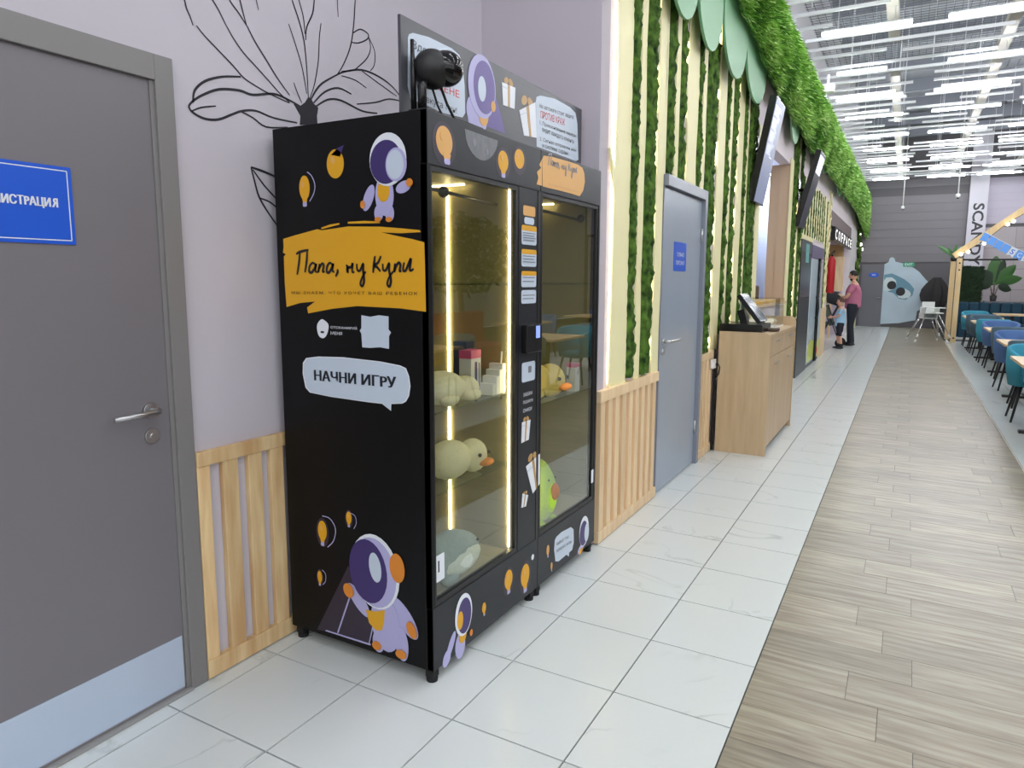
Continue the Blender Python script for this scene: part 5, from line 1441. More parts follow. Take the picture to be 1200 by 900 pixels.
box('upper_panel', pine_pale, sh, -2.06, -1.56, 20.35, 20.75, 1.28, 2.20)
box('shelf_board', pine_pale, sh, -2.06, -1.56, 20.1, 20.75, 1.14, 1.20)
for xx in (-2.03, -1.81, -1.59):
    box('post', pine_pale, sh, xx - 0.03, xx + 0.03, 20.3, 20.36, 0.0, 1.14)
t = thing('cardboard_box', 'brown cardboard box on top of the kiosk shelf', 'box', (-1.8, 20.55, 2.2))
box('body', M('cardboard', (186, 150, 100), 0.8), t, -2.02, -1.60, 20.38, 20.72, 2.2001, 2.50)
box('lid_flap', M('cardboard', (186, 150, 100), 0.8), t, -2.03, -1.59, 20.37, 20.73, 2.5001, 2.515)
t = thing('hanging_bag', 'dark bag lying on the kiosk shelf board', 'bag', (-1.78, 20.22, 1.2))
obj('body', MB().ball((-1.78, 20.22, 1.24), (0.2, 0.1, 0.039), 10, 6), M('dark_cloth', (60, 60, 70), 0.9), t)
bulbm = M('warm_bulb', (255, 240, 214), emit=6)
gl = [( -1.46, 24.4, 3.02), (-1.45, 25.2, 2.75), (-1.45, 26.0, 2.62)]
bs = thing('bulb_garland', 'string of small warm bulbs at the far end of the left wall', 'lights', (-1.45, 25.2, 2.6))
mb = MB(); mb.tube([(p[0], p[1], p[2] + 0.06) for p in gl], 0.008, 5); obj('wire', mb, rubber, bs)
for p in gl: obj('bulb', MB().ball(p, 0.05, 8, 6), bulbm, bs)

# ================================================================== PEOPLE
skin = M('skin', (214, 164, 138), 0.55)
def grow(joints, edges, root, sub=2):
    """skin-modifier body from joints {name: (pos, rx, ry)}"""
    me = D.meshes.new('grow'); names = list(joints)
    me.from_pydata([joints[n][0] for n in names], [(names.index(a), names.index(b)) for a, b in edges], [])
    o = D.objects.new('grow', me); C.objects.link(o)
    md = o.modifiers.new('skin', 'SKIN'); md.use_smooth_shade = True
    lay = me.skin_vertices[0] if len(me.skin_vertices) else None
    for i, n in enumerate(names):
        me.skin_vertices[0].data[i].radius = (joints[n][1], joints[n][2])
        me.skin_vertices[0].data[i].use_root = (n == root)
    ss = o.modifiers.new('sub', 'SUBSURF'); ss.levels = sub
    bpy.context.view_layer.update()
    m2 = D.meshes.new_from_object(o.evaluated_get(bpy.context.evaluated_depsgraph_get()))
    b = bmesh.new(); b.from_mesh(m2)
    D.objects.remove(o); D.meshes.remove(me); D.meshes.remove(m2)
    return b
def add_hand(mb, wrist, dirn, side, k, curl=0.6):
    """palm and five bent fingers; dirn forward, side = thumb direction"""
    d = Vector(dirn).normalized(); s_ = Vector(side).normalized(); n = d.cross(s_).normalized()
    w = Vector(wrist)
    mb.ball(w + d * 0.045 * k, (0.05 * k, 0.042 * k, 0.018 * k), 10, 6, Matrix((d, s_, n)).transposed())
    for i, L_ in enumerate((0.072, 0.082, 0.076, 0.06)):
        b0 = w + d * 0.085 * k + s_ * (0.030 - 0.020 * i) * k
        p1 = b0 + d * L_ * 0.45 * k; p2 = p1 + (d * math.cos(curl) - n * math.sin(curl)) * L_ * 0.32 * k
        p3 = p2 + (d * math.cos(curl * 2) - n * math.sin(curl * 2)) * L_ * 0.25 * k
        mb.tube([b0 - d * 0.02 * k, b0, p1, p2, p3], [0.009 * k, 0.0095 * k, 0.0085 * k, 0.0075 * k, 0.005 * k], 6)
    t0 = w + d * 0.03 * k + s_ * 0.03 * k
    mb.tube([t0, t0 + (d * 0.6 + s_ * 0.8) * 0.035 * k, t0 + (d * 0.9 + s_ * 0.5) * 0.065 * k], [0.012 * k, 0.011 * k, 0.007 * k], 6)
def head(root, c, f, k, hair, beard=False, tilt=0.0):
    """head facing f (unit, horizontal) centred at c; k = head height"""
    f = Vector(f).normalized(); up = Vector((0, 0, 1)); f = (f * math.cos(tilt) - up * math.sin(tilt)).normalized()
    s_ = f.cross(up).normalized(); u = s_.cross(f)
    Mx = Matrix((f, s_, u)).transposed(); c = Vector(c)
    def P(x, y, z): return c + Mx @ Vector((x * k, y * k, z * k))
    def sh(d):
        q = Vector(d)
        if q.z < 0:
            q.y *= 1 - 0.38 * q.z * q.z; q.x = q.x * (1 - 0.12 * abs(q.z)) + 0.10 * q.z * q.z
        if q.x > 0.6: q.x -= (q.x - 0.6) * 0.35
        return q
    mb = MB()
    mb.ball(c, (0.41 * k, 0.335 * k, 0.5 * k), 20, 14, Mx, sh)
    mb.ball(P(0.37, 0, -0.04), (0.075 * k, 0.045 * k, 0.10 * k), 8, 6, Mx)
    for d in (-1, 1): mb.ball(P(-0.02, d * 0.33, -0.03), (0.055 * k, 0.025 * k, 0.095 * k), 8, 6, Mx)
    obj('head', mb, skin, root)
    fm_ = MB()
    for d in (-1, 1):
        fm_.ball(P(0.335, d * 0.135, 0.03), (0.03 * k, 0.045 * k, 0.022 * k), 8, 6, Mx)
    obj('eyes', fm_, M('eye_dark', (40, 30, 26), 0.3), root)
    mo_ = MB(); mo_.ball(P(0.36, 0, -0.235), (0.03 * k, 0.09 * k, 0.018 * k), 8, 6, Mx)
    obj('mouth', mo_, M('lips', (168, 96, 88), 0.5), root)
    hb_ = MB()
    def hs(d):
        q = sh(d); return q * (1.0 if q.z > -0.1 else 0.96)
    rows = MB(); rows.ball(P(-0.035, 0, 0.045), (0.415 * k, 0.36 * k, 0.50 * k), 20, 14, Mx, sh)
    kill = []
    for v in rows.b.verts:
        q = Mx.transposed() @ (v.co - c); q /= k
        if (q.x > 0.12 and q.z < 0.24) or q.z < -0.12 or (q.z < 0.0 and q.x > -0.05): kill.append(v)
    bmesh.ops.delete(rows.b, geom=kill, context='VERTS')
    obj('hair', rows, hair, root)
    br = MB()
    for d in (-1, 1): br.ball(P(0.36, d * 0.135, 0.10), (0.02 * k, 0.07 * k, 0.013 * k), 8, 5, Mx)
    if beard:
        bb = MB(); bb.ball(P(0.05, 0, -0.06), (0.375 * k, 0.325 * k, 0.455 * k), 20, 14, Mx, sh)
        kill = []
        for v in bb.b.verts:
            q = Mx.transposed() @ (v.co - c); q /= k
            if q.z > -0.18 or q.x < 0.0 or (abs(q.y) < 0.09 and -0.28 < q.z and q.x > 0.2): kill.append(v)
        bmesh.ops.delete(bb.b, geom=kill, context='VERTS')
        obj('beard', bb, hair, root)
    obj('eyebrows', br, hair, root)

def person(label, cat, base, face, Hh_, cols, child):
    """standing figure; local axes: f forward, s left"""
    root = thing('person', label, cat, base)
    f = Vector((math.cos(face), math.sin(face), 0)); s_ = Vector((-f.y, f.x, 0)); o = Vector(base)
    def P(a, b_, z): return tuple(o + f * a * Hh_ + s_ * b_ * Hh_ + Vector((0, 0, z * Hh_)))
    R_ = lambda r: r * Hh_
    hk = 0.135 if not child else 0.175
    sz = 0.815 if not child else 0.77          # shoulder height
    fat = 1.12 if not child else 1.05
    shirt, trou, shoe, hair = cols
    hip = 0.50 if not child else 0.45
    J = {
        'pelvis': (P(0, 0, hip + 0.03), R_(.068 * fat), R_(.088 * fat)), 'waist': (P(0.012, 0, hip + 0.11), R_(.066 * fat), R_(.084 * fat)),
        'chest': (P(0.0, 0, sz - 0.09), R_(.070 * fat), R_(.092)), 'shoulders': (P(-0.008, 0, sz - 0.01), R_(.048), R_(.065)),
        'neck': (P(0.0, 0, sz + 0.035), R_(.030), R_(.030)), 'skull': (P(0.012, 0, sz + 0.07), R_(.028), R_(.028)),
    }
    E_ = [('pelvis', 'waist'), ('waist', 'chest'), ('chest', 'shoulders'), ('shoulders', 'neck'), ('neck', 'skull')]
    arms = {}
    for sd, nm in ((1, 'l'), (-1, 'r')):
        if not child:
            el = P(0.055 if sd > 0 else 0.03, 0.125 * sd, sz - 0.165); wr = P(0.19, 0.06 * sd, sz - 0.185 + (0.02 if sd > 0 else -0.02))
        else:
            el = P(0.05, 0.105 * sd, sz - 0.135); wr = P(0.15, 0.05 * sd, sz - 0.15)
        J['sh' + nm] = (P(-0.005, 0.098 * sd, sz - 0.012), R_(.036), R_(.036)); J['el' + nm] = (el, R_(.026), R_(.026)); J['wr' + nm] = (wr, R_(.018), R_(.018))
        E_ += [('shoulders', 'sh' + nm), ('sh' + nm, 'el' + nm), ('el' + nm, 'wr' + nm)]
        arms[nm] = (Vector(J['sh' + nm][0]), Vector(el), Vector(wr))
        st = (0.03, -0.02)[sd > 0] if not child else (0.015, -0.03)[sd > 0]
        J['hp' + nm] = (P(0, 0.048 * sd, hip), R_(.056 * fat), R_(.056 * fat)); J['kn' + nm] = (P(0.015 + st * 0.5, 0.052 * sd, 0.27), R_(.036 * fat), R_(.036 * fat))
        J['an' + nm] = (P(st - 0.01, 0.055 * sd, 0.045), R_(.023), R_(.023)); J['ba' + nm] = (P(st + 0.055, 0.062 * sd, 0.018), R_(.017), R_(.022))
        E_ += [('pelvis', 'hp' + nm), ('hp' + nm, 'kn' + nm), ('kn' + nm, 'an' + nm), ('an' + nm, 'ba' + nm)]
    b = grow(J, E_, 'pelvis')
    mb = MB(); mb.b.free(); mb.b = b
    for nm, sd in (('l', 1), ('r', -1)):
        a = arms[nm]
        add_hand(mb, a[2], a[2] - a[1], (0, 0, 1), Hh_ / 1.75, 0.55)
    for fc in b.faces:
        q = fc.calc_center_median() - o; z = q.z / Hh_; lat = abs(q.dot(s_)) / Hh_; fw_ = q.dot(f) / Hh_
        torso = lat < 0.105 and fw_ < 0.10
        if torso and hip + 0.06 < z < sz + 0.0: fc.material_index = 1
        elif torso and z <= hip + 0.06 and (z > 0.035 if not child else z > 0.26): fc.material_index = 2
        elif z <= 0.10 and child: fc.material_index = 2
    obj('body', mb, [skin, shirt, trou], root)
    head(root, Vector(P(0.02, 0, sz + 0.035 + hk * 0.62)), f, hk * Hh_, hair, not child, 0.18 if not child else 0.15)
    # clothes: grown a little larger over the same joints
    g_ = 1.2
    K = {n: (J[n][0], J[n][1] * g_, J[n][2] * g_) for n in ('pelvis', 'waist', 'chest', 'shoulders', 'shl', 'shr')}
    K['pelvis'] = (P(0.0, 0, hip + 0.0), R_(.082 * fat), R_(.098 * fat))
    K['shoulders'] = (J['shoulders'][0], R_(.050), R_(.070))
    for nm in 'lr':
        a = arms[nm]; e_ = a[0].lerp(a[1], 0.72)
        K['sl' + nm] = (tuple(e_), R_(.040), R_(.040)); K['sh' + nm] = (J['sh' + nm][0], R_(.042), R_(.042))
    obj('shirt', grow(K, [('pelvis', 'waist'), ('waist', 'chest'), ('chest', 'shoulders'), ('shoulders', 'shl'), ('shoulders', 'shr'), ('shl', 'sll'), ('shr', 'slr')], 'waist'), shirt, root)
    K = {'pelvis': (P(0, 0, hip + 0.04), R_(.074 * fat), R_(.092 * fat)), 'waist': (P(0.005, 0, hip + 0.10), R_(.070 * fat), R_(.088 * fat))}
    ed = [('pelvis', 'waist')]
    for nm in 'lr':
        K['hp' + nm] = (J['hp' + nm][0], R_(.064 * fat), R_(.064 * fat))
        if child:
            p = Vector(J['hp' + nm][0]).lerp(Vector(J['kn' + nm][0]), 0.8)
            K['kn' + nm] = (tuple(p), R_(.058), R_(.058)); ed += [('pelvis', 'hp' + nm), ('hp' + nm, 'kn' + nm)]
        else:
            K['kn' + nm] = (J['kn' + nm][0], R_(.044), R_(.044))
            K['an' + nm] = (tuple(Vector(J['an' + nm][0]) + Vector((0, 0, -0.016 * Hh_))), R_(.036), R_(.036))
            ed += [('pelvis', 'hp' + nm), ('hp' + nm, 'kn' + nm), ('kn' + nm, 'an' + nm)]
    obj('shorts' if child else 'jeans', grow(K, ed, 'pelvis'), trou, root)
    for nm in 'lr':
        an = Vector(J['an' + nm][0]); ba = Vector(J['ba' + nm][0])
        mb = MB(); k = Hh_ / 1.78
        c_ = an.lerp(ba, 0.55); c_.z = o.z + 0.0375 * k
        mb.ball(c_, (0.135 * k, 0.05 * k, 0.037 * k), 12, 8, Matrix((f, s_, Vector((0, 0, 1)))).transposed())
        mb.tube([tuple(an + Vector((0, 0, -0.03 * k))), tuple(an + Vector((0, 0, 0.02 * k + (0.05 if child else 0))))], [0.05 * k, 0.044 * k], 10)
        obj('shoe', mb, shoe, root)
    return root, arms
blackhair = M('black_hair', (26, 22, 22), 0.7)
man, marms = person('man in a mauve T-shirt and dark jeans standing at the kiosk looking down', 'person', (-1.13, 18.3, 0.0), PI - 0.12, 1.79,
    (M('mauve_tshirt', (186, 112, 138), 0.85), M('dark_jeans', (36, 40, 50), 0.85), black_plastic, blackhair), False)
kid, karms = person('small child in a pale blue T-shirt and dark shorts in front of the man', 'person', (-1.30, 17.25, 0.0), PI + 0.15, 1.17,
    (M('pale_blue_tshirt', (158, 196, 222), 0.85), M('navy_shorts', (34, 36, 48), 0.85), black_plastic, M('brown_hair', (88, 62, 48), 0.75)), True)
t = thing('mobile_phone', 'dark phone held in the hands of the man in mauve', 'phone', tuple(marms['l'][2]))
pw = (marms['l'][2] + marms['r'][2]) / 2 + Vector((-0.11, 0, 0.02))
obj('body', MB().obox(pw, Vector((0.5, 0, 0.86)).normalized(), (0, 1, 0), Vector((-0.86, 0, 0.5)).normalized(), 0.005, 0.038, 0.075), black_plastic, t)
obj('display', MB().obox(pw + Vector((0.5, 0, 0.86)).normalized() * 0.0062, Vector((0.5, 0, 0.86)).normalized(), (0, 1, 0), Vector((-0.86, 0, 0.5)).normalized(), 0.0008, 0.034, 0.068), M('phone_glass', (60, 64, 76), 0.1), t)
# stroller behind the child
t = thing('stroller', 'baby stroller with a black hood between the child and the kiosk wall', 'stroller', (-1.48, 18.35, 0))
cl = M('black_fabric', (24, 24, 28), 0.85)
def hoodf(d): return d if d.z > -0.05 else Vector((d.x * 0.9, d.y, -0.05))
obj('hood', MB().ball((-1.50, 18.45, 0.92), (0.30, 0.22, 0.26), 16, 10, Matrix.Rotation(0.35, 3, 'Y'), hoodf), cl, t)
mb = MB(); mb.obox((-1.50, 18.45, 0.62), (0.9, 0, 0.3), (0, 1, 0), (-0.3, 0, 0.9), 0.05, 0.19, 0.26); mb.box(-1.62, -1.30, 18.27, 18.63, 0.40, 0.46, 0.02)
obj('seat', mb, M('grey_green_fabric', (84, 92, 84), 0.9), t)
mb = MB()
for yy in (18.24, 18.66):
    mb.tube([(-1.75, yy, -0.02), (-1.45, yy, 0.55), (-1.25, yy, 0.98)], 0.014, 6)
    mb.tube([(-1.22, yy, -0.02), (-1.45, yy, 0.55)], 0.014, 6)
mb.tube([(-1.25, 18.24, 0.98), (-1.25, 18.66, 0.98)], 0.016, 6)
obj('frame', mb, dark_steel, t)
for xx in (-1.75, -1.22):
    for yy in (18.22, 18.68):
        obj('wheel', MB().tube([(xx, yy - 0.02, -0.02), (xx, yy + 0.02, -0.02)], 0.10, 16), rubber, t)

t.location = Vector((-1.48, 18.35, 0)) + Vector((-0.10, -0.62, 0.12))
# white high chairs by the post
hp_ = M('high_chair_white', (228, 232, 228), 0.35)
def high_chair(loc, rz, label):
    t = thing('high_chair', label, 'high chair', (0, 0, 0), 'white high chairs by the wooden post')
    mb = MB()
    mb.box(-0.17, 0.17, -0.15, 0.15, 0.60, 0.625, 0.008)
    for q in ((-0.17, -0.155, -0.15, 0.15), (0.155, 0.17, -0.15, 0.15)): mb.box(*q, 0.625, 0.74, 0.005)
    mb.box(-0.155, 0.155, 0.135, 0.15, 0.625, 0.90, 0.006)
    obj('seat', mb, hp_, t)
    obj('tray', MB().box(-0.22, 0.22, -0.38, -0.12, 0.745, 0.77, 0.008), hp_, t)
    for sx in (-1, 1):
        for sy in (-1, 1):
            mb = MB(); mb.tube([(0.15 * sx, 0.12 * sy, 0.60), (0.38 * sx, 0.30 * sy, 0.05)], 0.013, 8)
            lg_ = obj('leg', mb, chrome, t)
            obj('foot', MB().tube([(0.368 * sx, 0.292 * sy, 0.075), (0.395 * sx, 0.315 * sy, 0.0)], [0.022, 0.024], 8), hp_, lg_)
    t.location = loc; t.rotation_euler = (0, 0, rz)
    return t
high_chair((0.52, 20.6, 0), 0.35, 'white plastic high chair on chrome legs, lower one of the stack beside the timber post')
high_chair((0.56, 20.63, 0.13), 0.35, 'white plastic high chair stacked on top of the other one beside the timber post')
t = thing('folded_parasol', 'dark folded cloth parasol leaning on the far wall behind the high chairs', 'parasol', (0.75, 26.3, 0))
mb = MB()
n = 14; rows = []
for k in range(7):
    z = 0.55 + k * 0.19; r = 0.42 * math.sin(PI * (k + 0.6) / 7.2)
    rows.append([mb.b.verts.new((0.85 + r * (0.7 + 0.6 * ((i * 7) % 3) / 2) * math.cos(2 * PI * i / n), 26.3 + 0.5 * r * (0.7 + 0.6 * ((i * 7) % 3) / 2) * math.sin(2 * PI * i / n), z)) for i in range(n)])
for a, c in zip(rows, rows[1:]):
    for i in range(n): mb._f([a[i], a[(i + 1) % n], c[(i + 1) % n], c[i]])
mb._f(rows[0][::-1]); mb._f(rows[-1])
obj('cloth', mb, M('charcoal_cloth', (52, 50, 52), 0.9), t)
mb = MB(); mb.cyl(0.85, 26.3, 0.0, 0.56, 0.03, n=8); obj('pole', mb, dark_steel, t)

# ================================================================== DINING SIDE
teal = M('teal_velvet', (58, 150, 176), 0.8, var=0.2, scale=5)
blue = M('blue_velvet', (84, 118, 172), 0.8, var=0.2, scale=5)
slate = M('slate_velvet', (80, 104, 120), 0.8, var=0.2, scale=5)
tabm = M('table_oak', (220, 190, 148), 0.45, var=0.4, scale=3, stretch=(1, 8, 1), rgb2=(186, 152, 110))
blk = M('black_metal', (20, 20, 22), 0.5)
def chair_proto(mat):
    """tub chair, opening towards -y, origin on the floor"""
    t = thing('tub_chair', 'tub chair', 'chair', (0, 0, 0))
    n = 20; b = MB(); rows = []
    for i in range(n + 1):
        a = -0.30 * PI + (1.60 * PI) * i / n          # from right front round the back to left front
        e = abs(i / n - 0.5) * 2
        top = 0.85 - 0.12 * e ** 3
        ro, ri = 0.285, 0.235
        cx_, sy_ = math.cos(a), math.sin(a)
        ring = []
        for r, z in ((ri * 0.9, 0.42), (ri, 0.60), (ri + 0.01, top - 0.02), ((ri + ro) / 2, top), (ro, top - 0.02), (ro - 0.005, 0.60), (ro * 0.86, 0.40)):
            ring.append(b.b.verts.new((r * cx_ * 1.02, r * sy_, z)))
        rows.append(ring)
    for p, q in zip(rows, rows[1:]):
        m_n = len(p)
        for k in range(m_n): b._f([p[k], q[k], q[(k + 1) % m_n], p[(k + 1) % m_n]], True)
    b._f(rows[0][::-1]); b._f(rows[-1])
    obj('backrest', b, mat, t)
    mb = MB(); mb.ball((0, -0.01, 0.43), (0.232, 0.235, 0.06), 20, 8)
    obj('seat', mb, mat, t)
    for sx in (-1, 1):
        for sy in (-1, 1):
            obj('leg', MB().tube([(0.14 * sx, 0.14 * sy, 0.40), (0.215 * sx, 0.215 * sy, 0.0)], [0.018, 0.011], 8), blk, t)
    return t
protos = {}
ORD2 = {0: 'nearest', 1: 'second', 2: 'third', 3: 'fourth', 4: 'fifth'}
cn = {teal: 'teal', blue: 'blue', slate: 'slate grey'}
def chair(mat, x, y, rz, label):
    if mat not in protos:
        t = protos[mat] = chair_proto(mat)
    else:
        t = copy_tree(protos[mat])
    t.location = (x, y, 0); t.rotation_euler = (0, 0, rz); t['label'] = label; t['group'] = 'velvet tub chairs at the tables'
    return t
tproto = None
def table(x0, y0, label):
    global tproto
    w, d = 0.75, 0.98
    if tproto is None:
        t = thing('dining_table', label, 'table', (0, 0, 0), 'oak dining tables')
        obj('tabletop', MB().box(-w / 2, w / 2, -d / 2, d / 2, 0.72, 0.75, 0.004), tabm, t)
        obj('column', MB().box(-0.04, 0.04, -0.04, 0.04, 0.03, 0.72), blk, t)
        mb = MB(); mb.box(-0.30, 0.30, -0.04, 0.04, 0.0, 0.03, 0.004); mb.box(-0.04, 0.04, -0.34, -0.0401, 0.0, 0.03, 0.004); mb.box(-0.04, 0.04, 0.0401, 0.34, 0.0, 0.03, 0.004)
        obj('base', mb, blk, t)
        tproto = t
    else:
        t = copy_tree(tproto)
    t.location = (x0 + w / 2, y0 + d / 2, 0); t['label'] = label
    return t
rows_ = [(1.03, 8.02, teal, slate), (1.15, 10.65, blue, slate), (1.24, 13.65, blue, slate), (1.22, 16.2, slate, teal), (1.2, 18.55, teal, slate)]
for i, (x, y, mf, mn) in enumerate(rows_):
    table(x, y, 'oak-topped dining table on a black cross base, %s from the camera beside the aisle' % ORD2[i])
    chair(mf, x + 0.29, y + 1.30, 0.06 * (i % 2), '%s velvet tub chair on the far side of the %s aisle table' % (cn[mf], ORD2[i]))
    chair(mn, x + 0.29, y - 0.30, PI, '%s velvet tub chair on the near side of the %s aisle table' % (cn[mn], ORD2[i]))
for i, (x, y) in enumerate(((2.9, 10.7), (2.9, 13.7), (2.9, 16.4))):
    table(x, y, 'oak-topped dining table of the second row away from the aisle, %s one' % ORD2[i])
    chair(blue, x + 0.40, y + 1.30, 0.0, 'blue velvet tub chair behind the %s table of the second row' % ORD2[i])
table(2.0, 20.6, 'oak-topped dining table in front of the teal tufted sofa')
# teal tufted sofa under the gable frame
t = thing('tufted_sofa', 'long dark teal tufted sofa along the far end of the dining side', 'sofa', (3.2, 22.3, 0))
tdk = M('dark_teal_velvet', (24, 66, 88), 0.75, var=0.2, scale=5)
box('base', tdk, t, 1.28, 5.2, 21.9, 22.7, 0.06, 0.44, 0.03)
for i in range(16):
    box('back_channel', tdk, t, 1.282 + i * 0.245, 1.52 + i * 0.245, 22.52, 22.7, 0.441, 1.0, 0.05)
box('arm', tdk, t, 1.16, 1.279, 21.9, 22.7, 0.06, 0.80, 0.04)
box('plinth', white_plastic, t, 1.16, 5.2, 21.86, 22.7, 0.0, 0.0599)
# hedge divider
t = thing('hedge_planter', 'dark green hedge block behind the left end of the teal sofa', 'hedge', (1.5, 23.2, 0))
hg = MB()
rn = random.Random(11)
dkl = M('dark_hedge_green', (30, 52, 28), 0.85)
obj('planter', MB().box(1.22, 1.85, 23.0, 23.5, 0.0, 1.0), M('dark_planter', (44, 40, 38), 0.7), t)
hg.box(1.24, 1.83, 23.02, 23.48, 1.0001, 1.95)
for i in range(1400):
    fx = rn.random(); zz = rn.uniform(1.0, 2.0)
    side = rn.random()
    p = Vector((1.22 + 0.63 * fx, 23.02, zz)) if side < 0.6 else (Vector((1.22 + 0.63 * fx, rn.uniform(23.0, 23.5), 1.96)) if side < 0.8 else Vector((1.22, rn.uniform(23.0, 23.5), zz)))
    a = Vector((rn.uniform(-1, 1), rn.uniform(-1, 0.3), rn.uniform(-1, 1))).normalized() * 0.05
    c_ = Vector((rn.uniform(-1, 1), rn.uniform(-1, 1), rn.uniform(-1, 1))).normalized() * 0.03
    hg._f([hg.b.verts.new(p + a), hg.b.verts.new(p + c_), hg.b.verts.new(p - a)])
obj('foliage', hg, dkl, t, kind='stuff', fixn=False)
# plants
lf1 = M('plant_leaf_green', (58, 104, 46), 0.45); lf2 = M('plant_leaf_dark', (28, 52, 32), 0.5)
def leaf(mb, base, tip, w, droop=0.1):
    base = Vector(base); tip = Vector(tip); ax = (tip - base); L_ = ax.length; sd = ax.cross(Vector((0, 1, 0.2))).normalized()
    if sd.length < 0.1: sd = Vector((1, 0, 0))
    rows = []
    for k in range(7):
        s = k / 6; p = base.lerp(tip, s) + Vector((0, 0, -droop * s * s)); ww = w * math.sin(PI * min(0.98, 0.08 + 0.9 * s)) ** 0.8
        rows.append((mb.b.verts.new(p - sd * ww), mb.b.verts.new(p + Vector((0, -0.02, -0.01))), mb.b.verts.new(p + sd * ww)))
    for a, c in zip(rows, rows[1:]):
        mb._f([a[0], a[1], c[1], c[0]], True); mb._f([a[1], a[2], c[2], c[1]], True)
def big_plant(name, label, x, y, z, leaves, pot, trunk_h):
    t = thing(name, label, 'plant', (x, y, z))
    obj('pot', MB().tube([(x, y, z), (x, y, z + 0.02), (x, y, z + pot)], [pot * 0.42, pot * 0.45, pot * 0.55], 14), M('dark_pot', (36, 34, 34), 0.6), t)
    mb = MB()
    for q in range(4): mb.tube([(x + 0.03 * math.cos(q * 1.6), y + 0.03 * math.sin(q * 1.6), z + pot), (x + 0.14 * math.cos(q * 1.6), y, z + pot + trunk_h)], [0.016, 0.01], 6)
    obj('stem', mb, M('plant_stem', (116, 104, 96), 0.8), t)
    for i, (b0, tp, w, m) in enumerate(leaves):
        mb = MB(); leaf(mb, (x + b0[0], y, z + b0[1]), (x + tp[0], y + tp[2] if len(tp) > 2 else y, z + tp[1]), w)
        obj('leaf', mb, m, t, fixn=False)
big_plant('potted_plant', 'tall potted plant with broad drooping leaves behind the teal sofa', 2.12, 23.1, 1.02,
    [((0.0, 0.45), (-0.02, 1.35), 0.19, lf1), ((-0.05, 0.45), (-0.32, 0.98), 0.16, lf2), ((0.05, 0.5), (0.45, 1.1), 0.15, lf1), ((0.1, 0.5), (0.62, 0.75), 0.14, lf1), ((-0.1, 0.4), (-0.38, 0.55), 0.15, lf2), ((0.1, 0.4), (0.40, 0.42), 0.13, lf2), ((0.0, 0.5), (0.18, 1.25), 0.14, lf2)], 0.16, 0.5)
D.objects['potted_plant']  # stands on the ledge behind the sofa
box('trim_5', M('grey_ledge', (120, 116, 118), 0.7), None, 1.9, 5.2, 22.85, 23.4, 0.0, 1.0199, kind='structure')
# gable frame
gf = thing('gable_frame', 'pale timber house-shaped frame around the far dining corner', 'timber frame', (3.0, 20.7, 0))
tim = M('pale_timber', (226, 200, 152), 0.55, var=0.4, scale=4, stretch=(5, 5, 0.8), rgb2=(200, 160, 106))
box('post', tim, gf, 1.06, 1.175, 20.63, 20.77, 0.0, 2.14, 0.004)
box('post', tim, gf, 0.98, 1.10, 21.85, 21.97, 0.0, 2.10, 0.004)
a, c_ = Vector((0.98, 20.7, 2.20)), Vector((3.25, 20.7, 4.02))
dx = (c_ - a).normalized()
obj('rafter', MB().obox((a + c_) / 2, dx, (0, 1, 0), dx.cross(Vector((0, 1, 0))), (c_ - a).length / 2, 0.06, 0.075), tim, gf)
a2 = Vector((5.52, 20.7, 2.20)); dx2 = (c_ - a2).normalized()
obj('rafter', MB().obox((a2 + c_) / 2, dx2, (0, 1, 0), dx2.cross(Vector((0, 1, 0))), (c_ - a2).length / 2, 0.06, 0.075), tim, gf)
box('post', tim, gf, 5.3, 5.46, 20.63, 20.77, 0.0, 2.14, 0.004)
obj('tie_rod', MB().tube([(1.08, 20.7, 2.105), (5.4, 20.7, 2.105)], 0.022, 8), blk, gf, label='thin black tie rod')
mb = MB()
for z in (0.12, 1.85, 2.02): mb.tube([(1.12, 20.62, z), (1.12, 20.629, z)], 0.022, 8)
obj('bolt', mb, blk, gf)
bs = thing('bulb_garland', 'string of bulbs hanging along the pale timber rafter', 'lights', (1.8, 20.6, 2.3))
pts = [(1.13, 20.6, 2.24), (1.28, 20.6, 2.30), (1.60, 20.6, 2.50), (2.05, 20.6, 2.95), (2.16, 20.6, 3.02), (2.6, 20.6, 3.3)]
mb = MB(); mb.tube([(p[0], p[1], p[2] + 0.05) for p in pts], 0.006, 5); obj('wire', mb, rubber, bs)
for p in pts: obj('bulb', MB().ball(p, 0.04, 8, 6), bulbm, bs)
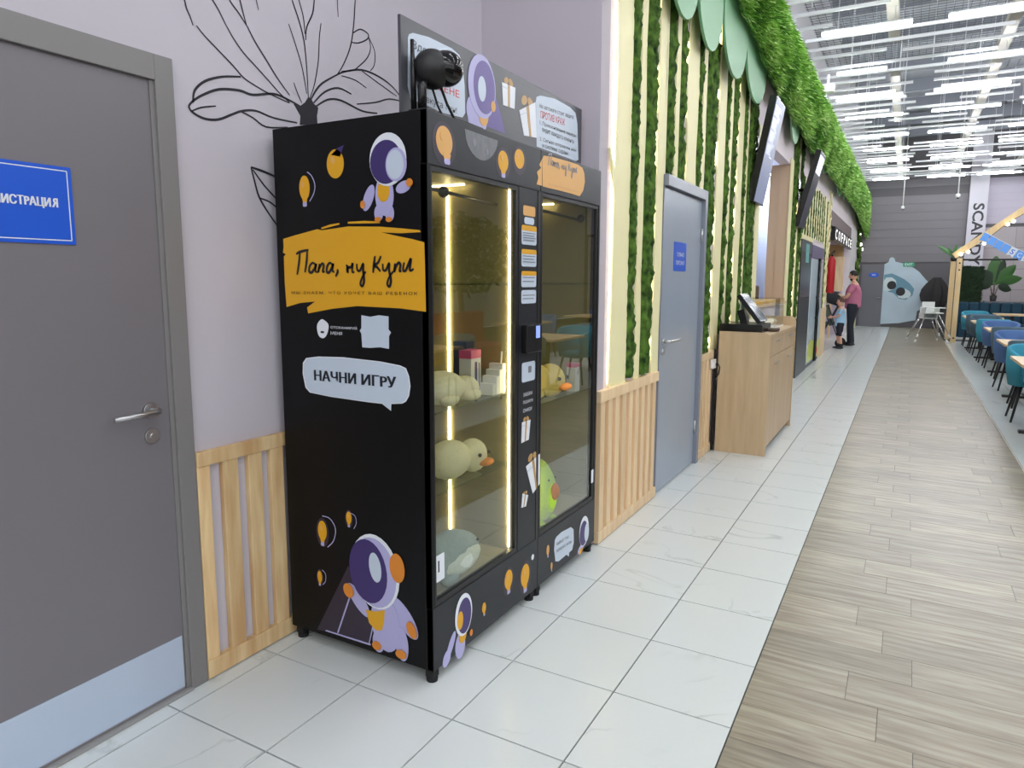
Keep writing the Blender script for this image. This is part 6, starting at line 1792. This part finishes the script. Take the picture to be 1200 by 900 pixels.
# bunting
bt = thing('letter_bunting', 'blue paper bunting with pale letters hanging under the timber rafter', 'bunting', (2.0, 20.55, 2.3))
p0, p1 = Vector((1.58, 20.56, 2.78)), Vector((2.9, 20.56, 2.05))
bl = M('bunting_blue', (104, 164, 240), 0.7); wl2_ = M('bunting_white', (216, 228, 240), 0.7)
obj('cord', MB().tube([tuple(p0), tuple(p0.lerp(p1, 0.5) + Vector((0, 0, -0.04))), tuple(p1)], 0.006, 5), white_plastic, bt)
txt = '  SCANDY'
for k in range(9):
    c_ = p0.lerp(p1, (k + 0.5) / 9) + Vector((0, 0, -0.04 * math.sin(PI * (k + 0.5) / 9)))
    ang = math.atan2(p1.z - p0.z, p1.x - p0.x)
    ax = Vector((math.cos(ang), 0, math.sin(ang))); az = Vector((-math.sin(ang), 0, math.cos(ang)))
    fr = (lambda c_, ax, az: (lambda u, v, w: c_ + ax * u + az * v + Vector((0, -w, 0))))(c_, ax, az)
    L_ = k >= 4
    fl = obj('flag', MB().prism([(-0.075, 0.0), (0.075, 0.0), (0.075, -0.22), (0.0, -0.18), (-0.075, -0.22)], fr, 0.0, 0.004), wl2_ if (L_ and k % 2 == 0) else bl, bt)
    if L_:
        letters('letter', 'SCAND'[k - 4], fl, fr, -0.04, 0.04, -0.16, -0.04, blue_sign if k % 2 == 0 else wl2_, w=0.005, bold=0.01)
# palm tuft on the post top
t = thing('palm_tuft', 'spiky green plant on top of the timber post', 'plant', (1.02, 21.9, 2.1))
rn = random.Random(4)
obj('pot', MB().cyl(1.04, 21.9, 2.1001, 2.2, 0.06, 0.08, 12), M('dark_pot', (36, 34, 34), 0.6), t)
for i in range(13):
    a = 2 * PI * i / 13 + rn.uniform(-0.2, 0.2); r = rn.uniform(0.25, 0.5)
    mb = MB(); leaf(mb, (1.04, 21.9, 2.2), (1.04 + r * math.cos(a), 21.9 + r * math.sin(a), 2.2 + rn.uniform(0.25, 0.5)), 0.04, 0.14)
    obj('leaf', mb, M('palm_leaf', (120, 166, 118), 0.5), t, fixn=False)

# what stands out of frame on the right and shows only as reflections in the cabinet glass
t = thing('red_sofa', 'dark red long sofa seen only reflected in the cabinet glass', 'sofa', (3.4, 7.0, 0))
rdm = M('dark_red_velvet', (150, 52, 56), 0.8)
box('seat', rdm, t, 2.9, 3.5, 3.2, 10.2, 0.1, 0.46, 0.03)
box('backrest', rdm, t, 3.5, 3.7, 3.2, 10.2, 0.1, 0.98, 0.03)
table(1.55, 3.6, 'oak-topped dining table reflected in the larger cabinet window')
chair(slate, 1.92, 4.88, 0.0, 'slate grey velvet tub chair reflected in the larger cabinet window')
table(1.55, 5.7, 'oak-topped dining table reflected in the smaller cabinet window')
chair(slate, 1.92, 6.98, 0.0, 'slate grey velvet tub chair reflected in the smaller cabinet window')
rn = random.Random(9)
for k, (x, y) in enumerate(((4.6, 5.2), (4.7, 8.2), (4.6, 11.2))):
    t = thing('indoor_tree', 'dark leafy indoor tree behind the red sofa, %s one' % ORD2[k], 'plant', (x, y, 0), 'indoor trees behind the red sofa')
    obj('pot', MB().cyl(x, y, 0, 0.5, 0.25, 0.3, 16), M('dark_pot', (36, 34, 34), 0.6), t)
    obj('trunk', MB().tube([(x, y, 0.5), (x + 0.1, y, 1.4), (x, y + 0.1, 2.2)], [0.06, 0.05, 0.03], 8), M('plant_stem', (116, 104, 96), 0.8), t)
    V = []; Fc2 = []
    for i in range(1500):
        d = Vector((rn.gauss(0, 1), rn.gauss(0, 1), rn.gauss(0, 1))).normalized() * (rn.random() ** 0.4)
        p = Vector((x + d.x * 0.95, y + d.y * 1.3, 2.0 + d.z * 0.8))
        a = Vector((rn.uniform(-1, 1), rn.uniform(-1, 1), rn.uniform(-1, 1))).normalized() * 0.09
        c_ = Vector((rn.uniform(-1, 1), rn.uniform(-1, 1), rn.uniform(-1, 1))).normalized() * 0.05
        n_ = len(V); V += [p + a, p + c_, p - a, p - c_]; Fc2.append((n_, n_ + 1, n_ + 2, n_ + 3))
    me = D.meshes.new('foliage'); me.from_pydata([tuple(v) for v in V], [], Fc2); me.materials.append(lf2)
    o = D.objects.new('foliage', me); C.objects.link(o); place(o, (0, 0, 0), None, kind='stuff'); o.parent = t; o.location = -WORLD[t.name]
